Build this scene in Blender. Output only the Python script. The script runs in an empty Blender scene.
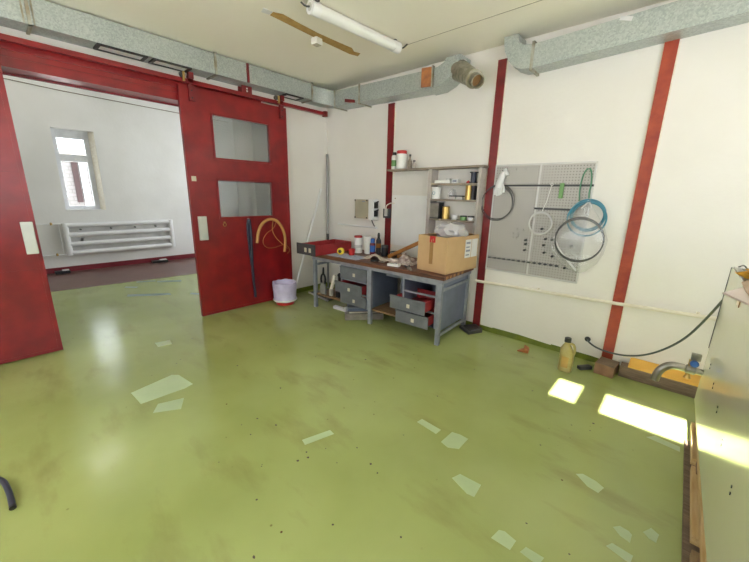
import bpy, bmesh, math, random
from mathutils import Vector, Matrix, noise
random.seed(7)
PI = math.pi
scene = bpy.context.scene
COL = scene.collection

# ------------------------------------------------------------------ materials
def nmat(name):
    m = bpy.data.materials.new(name); m.use_nodes = True
    nt = m.node_tree
    return m, nt, nt.nodes['Principled BSDF']

def mat(name, col, rough=0.6, metal=0.0, col2=None, scale=6.0, bump=0.0, bscale=40.0, detail=4.0, spread=(0.35, 0.65), spec=0.5, stretch=None, coat=0.0):
    m, nt, b = nmat(name)
    b.inputs['Roughness'].default_value = rough
    b.inputs['Metallic'].default_value = metal
    b.inputs['Specular IOR Level'].default_value = spec
    b.inputs['Coat Weight'].default_value = coat
    tc = nt.nodes.new('ShaderNodeTexCoord')
    src = tc.outputs['Object']
    if stretch:
        mp = nt.nodes.new('ShaderNodeMapping'); mp.inputs['Scale'].default_value = stretch
        nt.links.new(src, mp.inputs[0]); src = mp.outputs[0]
    c2 = col2 if col2 else tuple(c * 0.86 for c in col)
    n = nt.nodes.new('ShaderNodeTexNoise'); n.inputs['Scale'].default_value = scale; n.inputs['Detail'].default_value = detail
    nt.links.new(src, n.inputs['Vector'])
    r = nt.nodes.new('ShaderNodeValToRGB')
    r.color_ramp.elements[0].position = spread[0]; r.color_ramp.elements[1].position = spread[1]
    r.color_ramp.elements[0].color = (*c2, 1); r.color_ramp.elements[1].color = (*col, 1)
    nt.links.new(n.outputs['Fac'], r.inputs[0]); nt.links.new(r.outputs[0], b.inputs['Base Color'])
    if bump:
        nb = nt.nodes.new('ShaderNodeTexNoise'); nb.inputs['Scale'].default_value = bscale; nb.inputs['Detail'].default_value = 3
        nt.links.new(src, nb.inputs['Vector'])
        bp = nt.nodes.new('ShaderNodeBump'); bp.inputs['Strength'].default_value = bump; bp.inputs['Distance'].default_value = 0.02
        nt.links.new(nb.outputs['Fac'], bp.inputs['Height']); nt.links.new(bp.outputs[0], b.inputs['Normal'])
    return m

def galv(name, a, c, scale=28, rough=0.42, metal=0.55):
    m, nt, b = nmat(name)
    b.inputs['Roughness'].default_value = rough; b.inputs['Metallic'].default_value = metal
    tc = nt.nodes.new('ShaderNodeTexCoord')
    v = nt.nodes.new('ShaderNodeTexVoronoi'); v.inputs['Scale'].default_value = scale
    nt.links.new(tc.outputs['Object'], v.inputs['Vector'])
    n = nt.nodes.new('ShaderNodeTexNoise'); n.inputs['Scale'].default_value = 2.2; n.inputs['Detail'].default_value = 6
    nt.links.new(tc.outputs['Object'], n.inputs['Vector'])
    mx = nt.nodes.new('ShaderNodeMix'); mx.data_type = 'FLOAT'; mx.inputs[0].default_value = 0.5
    sp = nt.nodes.new('ShaderNodeSeparateColor'); nt.links.new(v.outputs['Color'], sp.inputs[0])
    nt.links.new(sp.outputs[0], mx.inputs[2]); nt.links.new(n.outputs['Fac'], mx.inputs[3])
    r = nt.nodes.new('ShaderNodeValToRGB')
    r.color_ramp.elements[0].position = 0.25; r.color_ramp.elements[1].position = 0.75
    r.color_ramp.elements[0].color = (*a, 1); r.color_ramp.elements[1].color = (*c, 1)
    nt.links.new(mx.outputs[0], r.inputs[0]); nt.links.new(r.outputs[0], b.inputs['Base Color'])
    return m

def glassy(name, tint, clear=0.85, rough=0.05, body=None, bodyamt=0.0):
    m, nt, b = nmat(name)
    nt.nodes.remove(b)
    out = [n for n in nt.nodes if n.type == 'OUTPUT_MATERIAL'][0]
    tr = nt.nodes.new('ShaderNodeBsdfTransparent'); tr.inputs[0].default_value = (*tint, 1)
    gl = nt.nodes.new('ShaderNodeBsdfGlossy'); gl.inputs['Roughness'].default_value = rough
    tc = nt.nodes.new('ShaderNodeTexCoord'); nz = nt.nodes.new('ShaderNodeTexNoise'); nz.inputs['Scale'].default_value = 9
    nt.links.new(tc.outputs['Object'], nz.inputs['Vector'])
    bp = nt.nodes.new('ShaderNodeBump'); bp.inputs['Strength'].default_value = 0.1
    nt.links.new(nz.outputs['Fac'], bp.inputs['Height']); nt.links.new(bp.outputs[0], gl.inputs['Normal'])
    mx = nt.nodes.new('ShaderNodeMixShader'); mx.inputs[0].default_value = clear
    nt.links.new(gl.outputs[0], mx.inputs[1]); nt.links.new(tr.outputs[0], mx.inputs[2])
    last = mx
    if body:
        d = nt.nodes.new('ShaderNodeBsdfDiffuse'); d.inputs[0].default_value = (*body, 1)
        m2 = nt.nodes.new('ShaderNodeMixShader'); m2.inputs[0].default_value = bodyamt
        nt.links.new(mx.outputs[0], m2.inputs[1]); nt.links.new(d.outputs[0], m2.inputs[2]); last = m2
    nt.links.new(last.outputs[0], out.inputs[0])
    return m

M = {}
M['wall'] = mat('wall_paint', (0.80, 0.775, 0.74), 0.75, col2=(0.755, 0.725, 0.68), scale=1.3, bump=0.12, bscale=25, spread=(0.3, 0.7))
M['wallfar'] = mat('far_wall_paint', (0.82, 0.81, 0.79), 0.75, col2=(0.74, 0.73, 0.70), scale=1.1, bump=0.1, bscale=25)
M['ceil'] = mat('ceiling_paint', (0.90, 0.868, 0.77), 0.8, col2=(0.87, 0.83, 0.71), scale=0.9, bump=0.08, bscale=18, spread=(0.3, 0.7))
M['red'] = mat('red_gloss_paint', (0.235, 0.010, 0.012), 0.28, col2=(0.165, 0.007, 0.010), scale=5, bump=0.08, bscale=14)
M['redpost'] = mat('red_column_paint', (0.19, 0.008, 0.009), 0.45, col2=(0.13, 0.006, 0.008), scale=9)
M['orangepost'] = mat('orange_red_column_paint', (0.33, 0.048, 0.014), 0.5, col2=(0.23, 0.022, 0.009), scale=8, bump=0.2)  # right column only: brighter and more orange than redpost
M['redfar'] = mat('dark_red_skirting', (0.20, 0.015, 0.025), 0.4)
M['brownfloor'] = mat('brown_floor_paint', (0.16, 0.085, 0.07), 0.3, col2=(0.12, 0.06, 0.05), scale=3)
M['skirt'] = mat('green_skirting_paint', (0.155, 0.19, 0.016), 0.35, col2=(0.09, 0.12, 0.01), scale=7)
M['patch'] = mat('pale_green_filler', (0.40, 0.50, 0.28), 0.3, col2=(0.37, 0.47, 0.26), scale=8)
M['bluepatch'] = mat('blue_grey_filler', (0.20, 0.29, 0.27), 0.3)
M['speck'] = mat('dark_speck', (0.05, 0.03, 0.015), 0.5)
M['galv'] = galv('galvanised_sheet', (0.33, 0.37, 0.36), (0.47, 0.51, 0.49), scale=85)
M['galvdull'] = galv('dull_galvanised_sheet', (0.20, 0.19, 0.14), (0.34, 0.32, 0.25), scale=30)
M['flange'] = mat('flange_steel', (0.42, 0.42, 0.36), 0.45, 0.5, col2=(0.28, 0.25, 0.17), scale=12)
M['rust'] = mat('rusted_plate', (0.42, 0.15, 0.035), 0.7, col2=(0.22, 0.08, 0.03), scale=14, bump=0.2)
M['rustdark'] = mat('rusty_spigot_interior', (0.20, 0.10, 0.03), 0.8)
M['white'] = mat('white_plastic', (0.82, 0.82, 0.80), 0.35, col2=(0.76, 0.76, 0.74), scale=3)
M['whitepaint'] = mat('white_gloss_paint', (0.84, 0.84, 0.84), 0.35, col2=(0.78, 0.78, 0.78), scale=3)
M['cream'] = mat('cream_pipe_paint', (0.80, 0.76, 0.66), 0.45, col2=(0.72, 0.66, 0.54), scale=5, stretch=(1, 6, 6))
M['beige'] = mat('beige_plastic', (0.42, 0.38, 0.28), 0.45)
M['black'] = mat('black_plastic', (0.015, 0.015, 0.017), 0.4, col2=(0.01, 0.01, 0.011))
M['darkgrey'] = mat('dark_grey_metal', (0.07, 0.07, 0.075), 0.5, 0.2)
M['strap'] = mat('dark_rubber_strip', (0.02, 0.025, 0.05), 0.4)
M['bench'] = mat('blue_grey_bench_paint', (0.17, 0.20, 0.28), 0.38, 0.1, col2=(0.135, 0.16, 0.225), scale=6)
M['benchframe'] = mat('light_blue_grey_frame_paint', (0.31, 0.33, 0.37), 0.4, 0.15, col2=(0.22, 0.24, 0.28), scale=12)
M['drawer'] = mat('grey_drawer_paint', (0.165, 0.175, 0.195), 0.36, 0.1, col2=(0.12, 0.13, 0.145), scale=9)
M['drawerred'] = mat('red_drawer_paint', (0.33, 0.025, 0.03), 0.45, col2=(0.24, 0.018, 0.022), scale=8)
M['woodtop'] = mat('worn_bench_wood', (0.17, 0.06, 0.025), 0.5, col2=(0.075, 0.025, 0.012), scale=5, stretch=(1, 9, 9), bump=0.1)
M['endgrain'] = mat('pale_end_wood', (0.42, 0.23, 0.09), 0.6, col2=(0.25, 0.11, 0.04), scale=14)
M['shelfwood'] = mat('brown_shelf_board', (0.21, 0.125, 0.06), 0.6, col2=(0.14, 0.08, 0.035), scale=5, stretch=(1, 9, 9))
M['shelfgrey'] = mat('weathered_shelf_wood', (0.30, 0.25, 0.20), 0.65, col2=(0.20, 0.16, 0.12), scale=6, stretch=(1, 8, 8))
M['shelfside'] = mat('grey_shelf_upright', (0.46, 0.42, 0.385), 0.6, col2=(0.36, 0.325, 0.30), scale=6)
M['card'] = mat('cardboard', (0.56, 0.37, 0.19), 0.75, col2=(0.51, 0.33, 0.165), scale=4)
M['tape'] = mat('brown_parcel_tape', (0.36, 0.20, 0.07), 0.3)
M['redtape'] = mat('red_sticker', (0.55, 0.02, 0.025), 0.4)
M['paper'] = mat('white_paper', (0.78, 0.78, 0.77), 0.7)
M['print'] = mat('grey_print', (0.28, 0.30, 0.36), 0.7)
M['alu'] = mat('brushed_aluminium_plate', (0.62, 0.63, 0.58), 0.4, 0.5)
M['tile'] = mat('ivory_label_plate', (0.66, 0.62, 0.48), 0.5)
M['steel'] = mat('bare_steel', (0.40, 0.38, 0.34), 0.32, 0.85, col2=(0.26, 0.25, 0.22), scale=9)
M['brass'] = mat('brass', (0.5, 0.34, 0.12), 0.35, 0.8)
M['gold'] = mat('gold_tin', (0.62, 0.42, 0.13), 0.3, 0.7)
M['bluehandle'] = mat('blue_plastic', (0.02, 0.11, 0.42), 0.35)
M['teal'] = mat('teal_hose', (0.03, 0.22, 0.32), 0.35)
M['greencord'] = mat('green_cord', (0.06, 0.22, 0.12), 0.6)
M['greentool'] = mat('green_handle', (0.14, 0.30, 0.10), 0.5)
M['redplastic'] = mat('red_plastic', (0.50, 0.02, 0.02), 0.35)
M['yellowplastic'] = mat('yellow_plastic', (0.75, 0.58, 0.03), 0.4)
M['tan'] = mat('tan_rubber_hose', (0.52, 0.26, 0.08), 0.45)
M['copper'] = mat('copper_wire', (0.42, 0.14, 0.05), 0.4, 0.5)
M['cloth'] = mat('pale_rag_cloth', (0.60, 0.54, 0.46), 0.9, col2=(0.42, 0.36, 0.30), scale=12, bump=0.5, bscale=25)
M['bluecloth'] = mat('blue_white_cloth', (0.45, 0.50, 0.60), 0.9, col2=(0.26, 0.33, 0.47), scale=18)
M['glove'] = mat('white_cotton', (0.82, 0.82, 0.82), 0.9)
M['orangewood'] = mat('orange_brown_wood', (0.40, 0.17, 0.03), 0.55, col2=(0.30, 0.11, 0.02), scale=8)
M['stick'] = mat('grey_metal_tube', (0.27, 0.27, 0.265), 0.4, 0.3)
M['palestick'] = mat('pale_grey_tube', (0.58, 0.57, 0.56), 0.4, 0.3)
M['timber'] = mat('weathered_timber', (0.21, 0.145, 0.095), 0.75, col2=(0.12, 0.085, 0.055), scale=5, stretch=(1.2, 14, 14), bump=0.4, bscale=8)
M['block'] = mat('brown_wood_block', (0.27, 0.15, 0.08), 0.7, col2=(0.17, 0.09, 0.045), scale=8)
M['yellowboard'] = mat('yellow_board', (0.74, 0.43, 0.07), 0.5, col2=(0.66, 0.36, 0.05), scale=3)
M['palletwood'] = mat('pallet_pine', (0.42, 0.30, 0.16), 0.7, col2=(0.25, 0.16, 0.08), scale=4, stretch=(9, 1, 9), bump=0.2, bscale=10)
M['palletlight'] = mat('pallet_pale_pine', (0.62, 0.45, 0.24), 0.7, col2=(0.48, 0.31, 0.13), scale=4, stretch=(9, 1, 9))
M['jug'] = mat('oily_translucent_jug', (0.40, 0.34, 0.14), 0.3, col2=(0.28, 0.22, 0.06), scale=10)
M['hosegrey'] = mat('grey_green_hose', (0.07, 0.09, 0.085), 0.35)
M['bag'] = glassy('clear_plastic_film', (0.985, 0.985, 0.985), 0.93, 0.2, (0.85, 0.85, 0.88), 0.07)
M['bagwhite'] = glassy('milky_plastic_film', (0.97, 0.97, 0.98), 0.8, 0.3, (0.85, 0.84, 0.88), 0.4)
M['binbag'] = mat('lilac_bin_liner', (0.62, 0.58, 0.78), 0.35, col2=(0.50, 0.46, 0.66), scale=9, bump=0.5, bscale=14)
M['clear'] = glassy('window_glass', (0.97, 0.98, 0.98), 0.93, 0.0)
M['frost'] = glassy('hazy_door_glass', (0.92, 0.94, 0.95), 0.8, 0.15, (0.25, 0.26, 0.265), 0.36)
M['pvc'] = mat('window_frame_plastic', (0.72, 0.73, 0.76), 0.4)
M['concrete'] = mat('grey_concrete_block', (0.24, 0.22, 0.19), 0.8, col2=(0.17, 0.155, 0.13), scale=14)
M['residue'] = mat('brown_glue_residue', (0.42, 0.27, 0.08), 0.75, col2=(0.34, 0.20, 0.05), scale=12)
M['pink'] = mat('pinkish_grey_board', (0.52, 0.44, 0.40), 0.7, col2=(0.44, 0.36, 0.32), scale=3)
M['brownpaper'] = mat('brown_paper', (0.40, 0.30, 0.22), 0.8, col2=(0.30, 0.20, 0.14), scale=6)
M['yellowrag'] = mat('ochre_rag', (0.62, 0.34, 0.02), 0.85, col2=(0.42, 0.21, 0.01), scale=10)
M['asphalt'] = mat('pale_outdoor_paving', (0.52, 0.515, 0.50), 0.9)

# perforated sheet
def perforated():
    m, nt, b = nmat('perforated_grey_sheet')
    tc = nt.nodes.new('ShaderNodeTexCoord')
    mp = nt.nodes.new('ShaderNodeMapping'); mp.inputs['Scale'].default_value = (36, 36, 36)
    nt.links.new(tc.outputs['Object'], mp.inputs[0])
    v = nt.nodes.new('ShaderNodeTexVoronoi'); v.inputs['Scale'].default_value = 1; v.inputs['Randomness'].default_value = 0
    nt.links.new(mp.outputs[0], v.inputs['Vector'])
    r = nt.nodes.new('ShaderNodeValToRGB'); r.color_ramp.elements[0].position = 0.55; r.color_ramp.elements[1].position = 0.62
    r.color_ramp.elements[0].color = (0.2, 0.19, 0.18, 1); r.color_ramp.elements[1].color = (0.40, 0.38, 0.36, 1)
    # voronoi cell distance: near the cell centre is the hole
    sub = nt.nodes.new('ShaderNodeMath'); sub.operation = 'MULTIPLY'; sub.inputs[1].default_value = 1.6
    nt.links.new(v.outputs['Distance'], sub.inputs[0]); nt.links.new(sub.outputs[0], r.inputs[0])
    nt.links.new(r.outputs[0], b.inputs['Base Color'])
    b.inputs['Roughness'].default_value = 0.5; b.inputs['Metallic'].default_value = 0.2
    return m
M['perf'] = perforated()

def brickmat():
    m, nt, b = nmat('pale_brick')
    tc = nt.nodes.new('ShaderNodeTexCoord')
    sx = nt.nodes.new('ShaderNodeSeparateXYZ'); nt.links.new(tc.outputs['Object'], sx.inputs[0])
    cx = nt.nodes.new('ShaderNodeCombineXYZ'); nt.links.new(sx.outputs[1], cx.inputs[0]); nt.links.new(sx.outputs[2], cx.inputs[1])
    br = nt.nodes.new('ShaderNodeTexBrick'); br.inputs['Scale'].default_value = 1.6
    br.inputs['Color1'].default_value = (0.26, 0.25, 0.25, 1); br.inputs['Color2'].default_value = (0.22, 0.21, 0.205, 1); br.inputs['Mortar'].default_value = (0.14, 0.135, 0.13, 1)
    nt.links.new(cx.outputs[0], br.inputs['Vector']); nt.links.new(br.outputs[0], b.inputs['Base Color'])
    b.inputs['Roughness'].default_value = 0.9
    return m
M['brick'] = brickmat()
M['rustdark2'] = mat('dark_brown_pilaster', (0.045, 0.026, 0.026), 0.8)

def floormat():
    m, nt, b = nmat('green_epoxy_floor')
    L = nt.links.new; N = nt.nodes.new
    tc = N('ShaderNodeTexCoord')
    def noisef(scale, detail, rough=0.5, st=None):
        n = N('ShaderNodeTexNoise'); n.inputs['Scale'].default_value = scale; n.inputs['Detail'].default_value = detail; n.inputs['Roughness'].default_value = rough
        if st:
            mp = N('ShaderNodeMapping'); mp.inputs['Scale'].default_value = st; mp.inputs['Rotation'].default_value = (0, 0, 0.4)
            L(tc.outputs['Object'], mp.inputs[0]); L(mp.outputs[0], n.inputs['Vector'])
        else: L(tc.outputs['Object'], n.inputs['Vector'])
        return n
    n1 = noisef(0.55, 5)
    r1 = N('ShaderNodeValToRGB'); r1.color_ramp.elements[0].position = 0.38; r1.color_ramp.elements[1].position = 0.66
    r1.color_ramp.elements[0].color = (0.255, 0.30, 0.092, 1); r1.color_ramp.elements[1].color = (0.355, 0.41, 0.155, 1)
    L(n1.outputs['Fac'], r1.inputs[0])
    # brownish worn smears
    n2 = noisef(1.4, 7, 0.6, (1, 2.6, 1))
    r2 = N('ShaderNodeValToRGB'); r2.color_ramp.elements[0].position = 0.54; r2.color_ramp.elements[1].position = 0.76
    r2.color_ramp.elements[0].color = (0, 0, 0, 1); r2.color_ramp.elements[1].color = (0.6, 0.6, 0.6, 1)
    L(n2.outputs['Fac'], r2.inputs[0])
    mx = N('ShaderNodeMix'); mx.data_type = 'RGBA'; L(r2.outputs[0], mx.inputs[0]); L(r1.outputs[0], mx.inputs[6]); mx.inputs[7].default_value = (0.20, 0.175, 0.065, 1)
    # tiny red-brown specks, in drifts
    v = N('ShaderNodeTexVoronoi'); v.inputs['Scale'].default_value = 9; L(tc.outputs['Object'], v.inputs['Vector'])
    r3 = N('ShaderNodeValToRGB'); r3.color_ramp.elements[0].position = 0.045; r3.color_ramp.elements[1].position = 0.07
    r3.color_ramp.elements[0].color = (1, 1, 1, 1); r3.color_ramp.elements[1].color = (0, 0, 0, 1)
    L(v.outputs['Distance'], r3.inputs[0])
    n4 = noisef(0.9, 3); r4 = N('ShaderNodeValToRGB'); r4.color_ramp.elements[0].position = 0.5; r4.color_ramp.elements[1].position = 0.62
    L(n4.outputs['Fac'], r4.inputs[0])
    mu = N('ShaderNodeMath'); mu.operation = 'MULTIPLY'; L(r3.outputs[0], mu.inputs[0]); L(r4.outputs[0], mu.inputs[1])
    mx2 = N('ShaderNodeMix'); mx2.data_type = 'RGBA'; L(mu.outputs[0], mx2.inputs[0]); L(mx.outputs[2], mx2.inputs[6]); mx2.inputs[7].default_value = (0.09, 0.03, 0.012, 1)
    L(mx2.outputs[2], b.inputs['Base Color'])
    n5 = noisef(3, 4); mr = N('ShaderNodeMapRange'); mr.inputs[3].default_value = 0.12; mr.inputs[4].default_value = 0.26
    L(n5.outputs['Fac'], mr.inputs[0]); L(mr.outputs[0], b.inputs['Roughness'])
    n6 = noisef(2.5, 2); bp = N('ShaderNodeBump'); bp.inputs['Strength'].default_value = 0.12; bp.inputs['Distance'].default_value = 0.02
    L(n6.outputs['Fac'], bp.inputs['Height']); L(bp.outputs[0], b.inputs['Normal'])
    b.inputs['Specular IOR Level'].default_value = 0.5
    return m
M['floor'] = floormat()

def tankmat():
    m, nt, b = nmat('stainless_sheet')
    L = nt.links.new; N = nt.nodes.new
    tc = N('ShaderNodeTexCoord')
    b.inputs['Metallic'].default_value = 0.35; b.inputs['Specular IOR Level'].default_value = 0.7
    n = N('ShaderNodeTexNoise'); n.inputs['Scale'].default_value = 2.0; n.inputs['Detail'].default_value = 6; L(tc.outputs['Object'], n.inputs['Vector'])
    r = N('ShaderNodeValToRGB'); r.color_ramp.elements[0].color = (0.84, 0.83, 0.64, 1); r.color_ramp.elements[1].color = (0.88, 0.88, 0.76, 1)
    L(n.outputs['Fac'], r.inputs[0]); L(r.outputs[0], b.inputs['Base Color'])
    mp = N('ShaderNodeMapping'); mp.inputs['Scale'].default_value = (1, 1.2, 0.5); L(tc.outputs['Object'], mp.inputs[0])
    n2 = N('ShaderNodeTexNoise'); n2.inputs['Scale'].default_value = 2.2; L(mp.outputs[0], n2.inputs['Vector'])
    bp = N('ShaderNodeBump'); bp.inputs['Strength'].default_value = 0.03; bp.inputs['Distance'].default_value = 0.02
    L(n2.outputs['Fac'], bp.inputs['Height']); L(bp.outputs[0], b.inputs['Normal'])
    b.inputs['Roughness'].default_value = 0.17
    return m
M['tank'] = tankmat()

# ------------------------------------------------------------------ mesh helper
class MB:
    def __init__(s, T=None):
        s.bm = bmesh.new(); s.T = T; s.mi = 0
    def v(s, p):
        p = Vector(p)
        return s.bm.verts.new(s.T @ p if s.T else p)
    def f(s, vs):
        try:
            fc = s.bm.faces.new(vs); fc.material_index = s.mi; return fc
        except ValueError: return None
    def hexa(s, P, bev=0.0):
        """8 points: bottom ring of 4, then top ring of 4"""
        vs = [s.v(p) for p in P]
        fs = []
        for q in ((3, 2, 1, 0), (4, 5, 6, 7), (0, 1, 5, 4), (1, 2, 6, 5), (2, 3, 7, 6), (3, 0, 4, 7)):
            fs.append(s.f([vs[i] for i in q]))
        if bev:
            es = list({e for fc in fs if fc for e in fc.edges})
            bmesh.ops.bevel(s.bm, geom=es, offset=bev, segments=2, affect='EDGES', profile=0.7)
        return s
    def box(s, x0, x1, y0, y1, z0, z1, bev=0.0):
        return s.hexa([(x0, y0, z0), (x1, y0, z0), (x1, y1, z0), (x0, y1, z0), (x0, y0, z1), (x1, y0, z1), (x1, y1, z1), (x0, y1, z1)], bev)
    def rbox(s, c, size, rot=(0, 0, 0), bev=0.0):
        from mathutils import Euler
        R = Euler(rot).to_matrix(); c = Vector(c); hx, hy, hz = (k / 2 for k in size)
        P = [c + R @ Vector(p) for p in ((-hx, -hy, -hz), (hx, -hy, -hz), (hx, hy, -hz), (-hx, hy, -hz), (-hx, -hy, hz), (hx, -hy, hz), (hx, hy, hz), (-hx, hy, hz))]
        return s.hexa(P, bev)
    def ring(s, c, ax, r, n, up=None, rx=1.0):
        ax = Vector(ax).normalized()
        u = Vector(up) if up else (Vector((0, 0, 1)) if abs(ax.z) < 0.9 else Vector((1, 0, 0)))
        u = (u - ax * u.dot(ax)).normalized(); w = ax.cross(u)
        return [s.v(Vector(c) + (u * math.cos(2 * PI * k / n) + w * math.sin(2 * PI * k / n) * rx) * r) for k in range(n)]
    def skin(s, rings, caps=True, closed=False):
        n = len(rings[0])
        pairs = list(zip(rings, rings[1:]))
        if closed: pairs.append((rings[-1], rings[0]))
        for a, b in pairs:
            for k in range(n): s.f([a[k], a[(k + 1) % n], b[(k + 1) % n], b[k]])
        if caps and not closed:
            s.f(list(reversed(rings[0]))); s.f(rings[-1])
        return s
    def cyl(s, a, b, r0, r1=None, n=16, caps=True):
        a, b = Vector(a), Vector(b); ax = b - a
        r1 = r0 if r1 is None else r1
        return s.skin([s.ring(a, ax, r0, n), s.ring(b, ax, r1, n)], caps)
    def lathe(s, c, prof, n=20, ax=(0, 0, 1), caps=True):
        c = Vector(c); ax = Vector(ax).normalized()
        return s.skin([s.ring(c + ax * z, ax, max(r, 1e-4), n) for r, z in prof], caps)
    def tube(s, pts, r, n=8, closed=False, smooth=0):
        pts = [Vector(p) for p in pts]
        for _ in range(smooth):
            q = []
            m = len(pts)
            rng = range(m) if closed else range(m - 1)
            if not closed: q.append(pts[0])
            for i in rng:
                a, b = pts[i], pts[(i + 1) % m]
                q += [a * 0.75 + b * 0.25, a * 0.25 + b * 0.75]
            if not closed: q.append(pts[-1])
            pts = q
        m = len(pts); rings = []; up = None
        for i in range(m):
            if closed: t = pts[(i + 1) % m] - pts[i - 1]
            else: t = pts[min(i + 1, m - 1)] - pts[max(i - 1, 0)]
            t.normalize()
            if up is None: up = Vector((0, 0, 1)) if abs(t.z) < 0.9 else Vector((1, 0, 0))
            up = (up - t * up.dot(t))
            if up.length < 1e-5: up = t.orthogonal()
            up.normalize()
            rr = r[i * len(r) // m] if isinstance(r, (list, tuple)) else r
            rings.append(s.ring(pts[i], t, rr, n, up))
        return s.skin(rings, True, closed)
    def torus(s, c, ax, R, r, n=40, m=8, rx=1.0):
        ax = Vector(ax).normalized(); u = Vector((0, 0, 1)) if abs(ax.z) < 0.9 else Vector((1, 0, 0))
        u = (u - ax * u.dot(ax)).normalized(); w = ax.cross(u)
        pts = [Vector(c) + (u * math.cos(2 * PI * k / n) + w * rx * math.sin(2 * PI * k / n)) * R for k in range(n)]
        return s.tube(pts, r, m, True)
    def prism(s, poly, axis, a, b, bev=0.0):
        """poly in the two remaining axes, extruded along axis from a to b"""
        def P(p, t):
            if axis == 'y': return (p[0], t, p[1])
            if axis == 'x': return (t, p[0], p[1])
            return (p[0], p[1], t)
        A = [s.v(P(p, a)) for p in poly]; B = [s.v(P(p, b)) for p in poly]
        n = len(poly)
        fs = [s.f(A), s.f(list(reversed(B)))]
        for k in range(n): fs.append(s.f([A[(k + 1) % n], A[k], B[k], B[(k + 1) % n]]))
        if bev:
            es = list({e for fc in fs[:2] if fc for e in fc.edges})
            bmesh.ops.bevel(s.bm, geom=es, offset=bev, segments=2, affect='EDGES')
        return s
    def blob(s, c, size, amp=0.25, freq=3.0, seed=0, sub=3, floor=None):
        r = bmesh.ops.create_icosphere(s.bm, subdivisions=sub, radius=1.0)
        c = Vector(c); sd = Vector((seed * 3.7, seed * 1.3, seed * 7.1))
        for v in r['verts']:
            d = v.co.normalized()
            k = 1 + amp * noise.fractal(d * freq + sd, 1.0, 2.0, 3)
            p = Vector((d.x * size[0] * k, d.y * size[1] * k, d.z * size[2] * k)) + c
            if floor is not None and p.z < floor: p.z = floor
            v.co = s.T @ p if s.T else p
        for v in r['verts']:
            for fc in v.link_faces: fc.material_index = s.mi
        return s
    def sheet(s, x0, x1, y0, y1, nx, ny, zf, th=0.004):
        """a folded cloth: height function zf(x,y), with thickness"""
        top = [[s.v((x0 + (x1 - x0) * i / nx, y0 + (y1 - y0) * j / ny, 0)) for j in range(ny + 1)] for i in range(nx + 1)]
        bot = []
        for i in range(nx + 1):
            row = []
            for j in range(ny + 1):
                x = x0 + (x1 - x0) * i / nx; y = y0 + (y1 - y0) * j / ny
                z = zf(x, y)
                top[i][j].co = (s.T @ Vector((x, y, z + th))) if s.T else Vector((x, y, z + th))
                row.append(s.v((x, y, z)))
            bot.append(row)
        for i in range(nx):
            for j in range(ny):
                s.f([top[i][j], top[i + 1][j], top[i + 1][j + 1], top[i][j + 1]])
                s.f([bot[i][j + 1], bot[i + 1][j + 1], bot[i + 1][j], bot[i][j]])
        for i in range(nx):
            s.f([top[i + 1][0], top[i][0], bot[i][0], bot[i + 1][0]]); s.f([top[i][ny], top[i + 1][ny], bot[i + 1][ny], bot[i][ny]])
        for j in range(ny):
            s.f([top[0][j], top[0][j + 1], bot[0][j + 1], bot[0][j]]); s.f([top[nx][j + 1], top[nx][j], bot[nx][j], bot[nx][j + 1]])
        return s
    def build(s, name, m, parent=None, smooth=True, origin=None):
        bm = s.bm
        bmesh.ops.recalc_face_normals(bm, faces=bm.faces[:])
        xs = [v.co for v in bm.verts]
        lo = Vector((min(p.x for p in xs), min(p.y for p in xs), min(p.z for p in xs)))
        hi = Vector((max(p.x for p in xs), max(p.y for p in xs), max(p.z for p in xs)))
        o = Vector(((lo.x + hi.x) / 2, (lo.y + hi.y) / 2, lo.z)) if origin is None else Vector(origin)
        bmesh.ops.translate(bm, verts=bm.verts[:], vec=-o)
        me = bpy.data.meshes.new(name); bm.to_mesh(me); bm.free()
        for mm in (m if isinstance(m, (list, tuple)) else [m]): me.materials.append(M[mm] if isinstance(mm, str) else mm)
        if smooth:
            me.shade_smooth(); me.set_sharp_from_angle(angle=math.radians(35))
        ob = bpy.data.objects.new(name, me); COL.objects.link(ob)
        if smooth:
            wm = ob.modifiers.new('normals', 'WEIGHTED_NORMAL'); wm.keep_sharp = True; wm.weight = 90
        if parent is not None:
            ob.parent = parent; ob.location = o - WORLD[parent.name]
        else: ob.location = o
        WORLD[ob.name] = o
        return ob
WORLD = {}

def thing(name, label, cat, loc, group=None):
    o = bpy.data.objects.new(name, None); COL.objects.link(o)
    o.location = loc; o.empty_display_size = 0.1
    WORLD[o.name] = Vector(loc)
    o['label'] = label; o['category'] = cat
    if group: o['group'] = group
    return o
def tag(o, label, cat, group=None, kind=None):
    o['label'] = label; o['category'] = cat
    if group: o['group'] = group
    if kind: o['kind'] = kind
    return o
def struct(o, label=None, cat=None):
    o['kind'] = 'structure'
    if label: o['label'] = label; o['category'] = cat
    return o

# ------------------------------------------------------------------ setting
CEIL = 3.22; XR = 6.6; YB = -5.4
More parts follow.
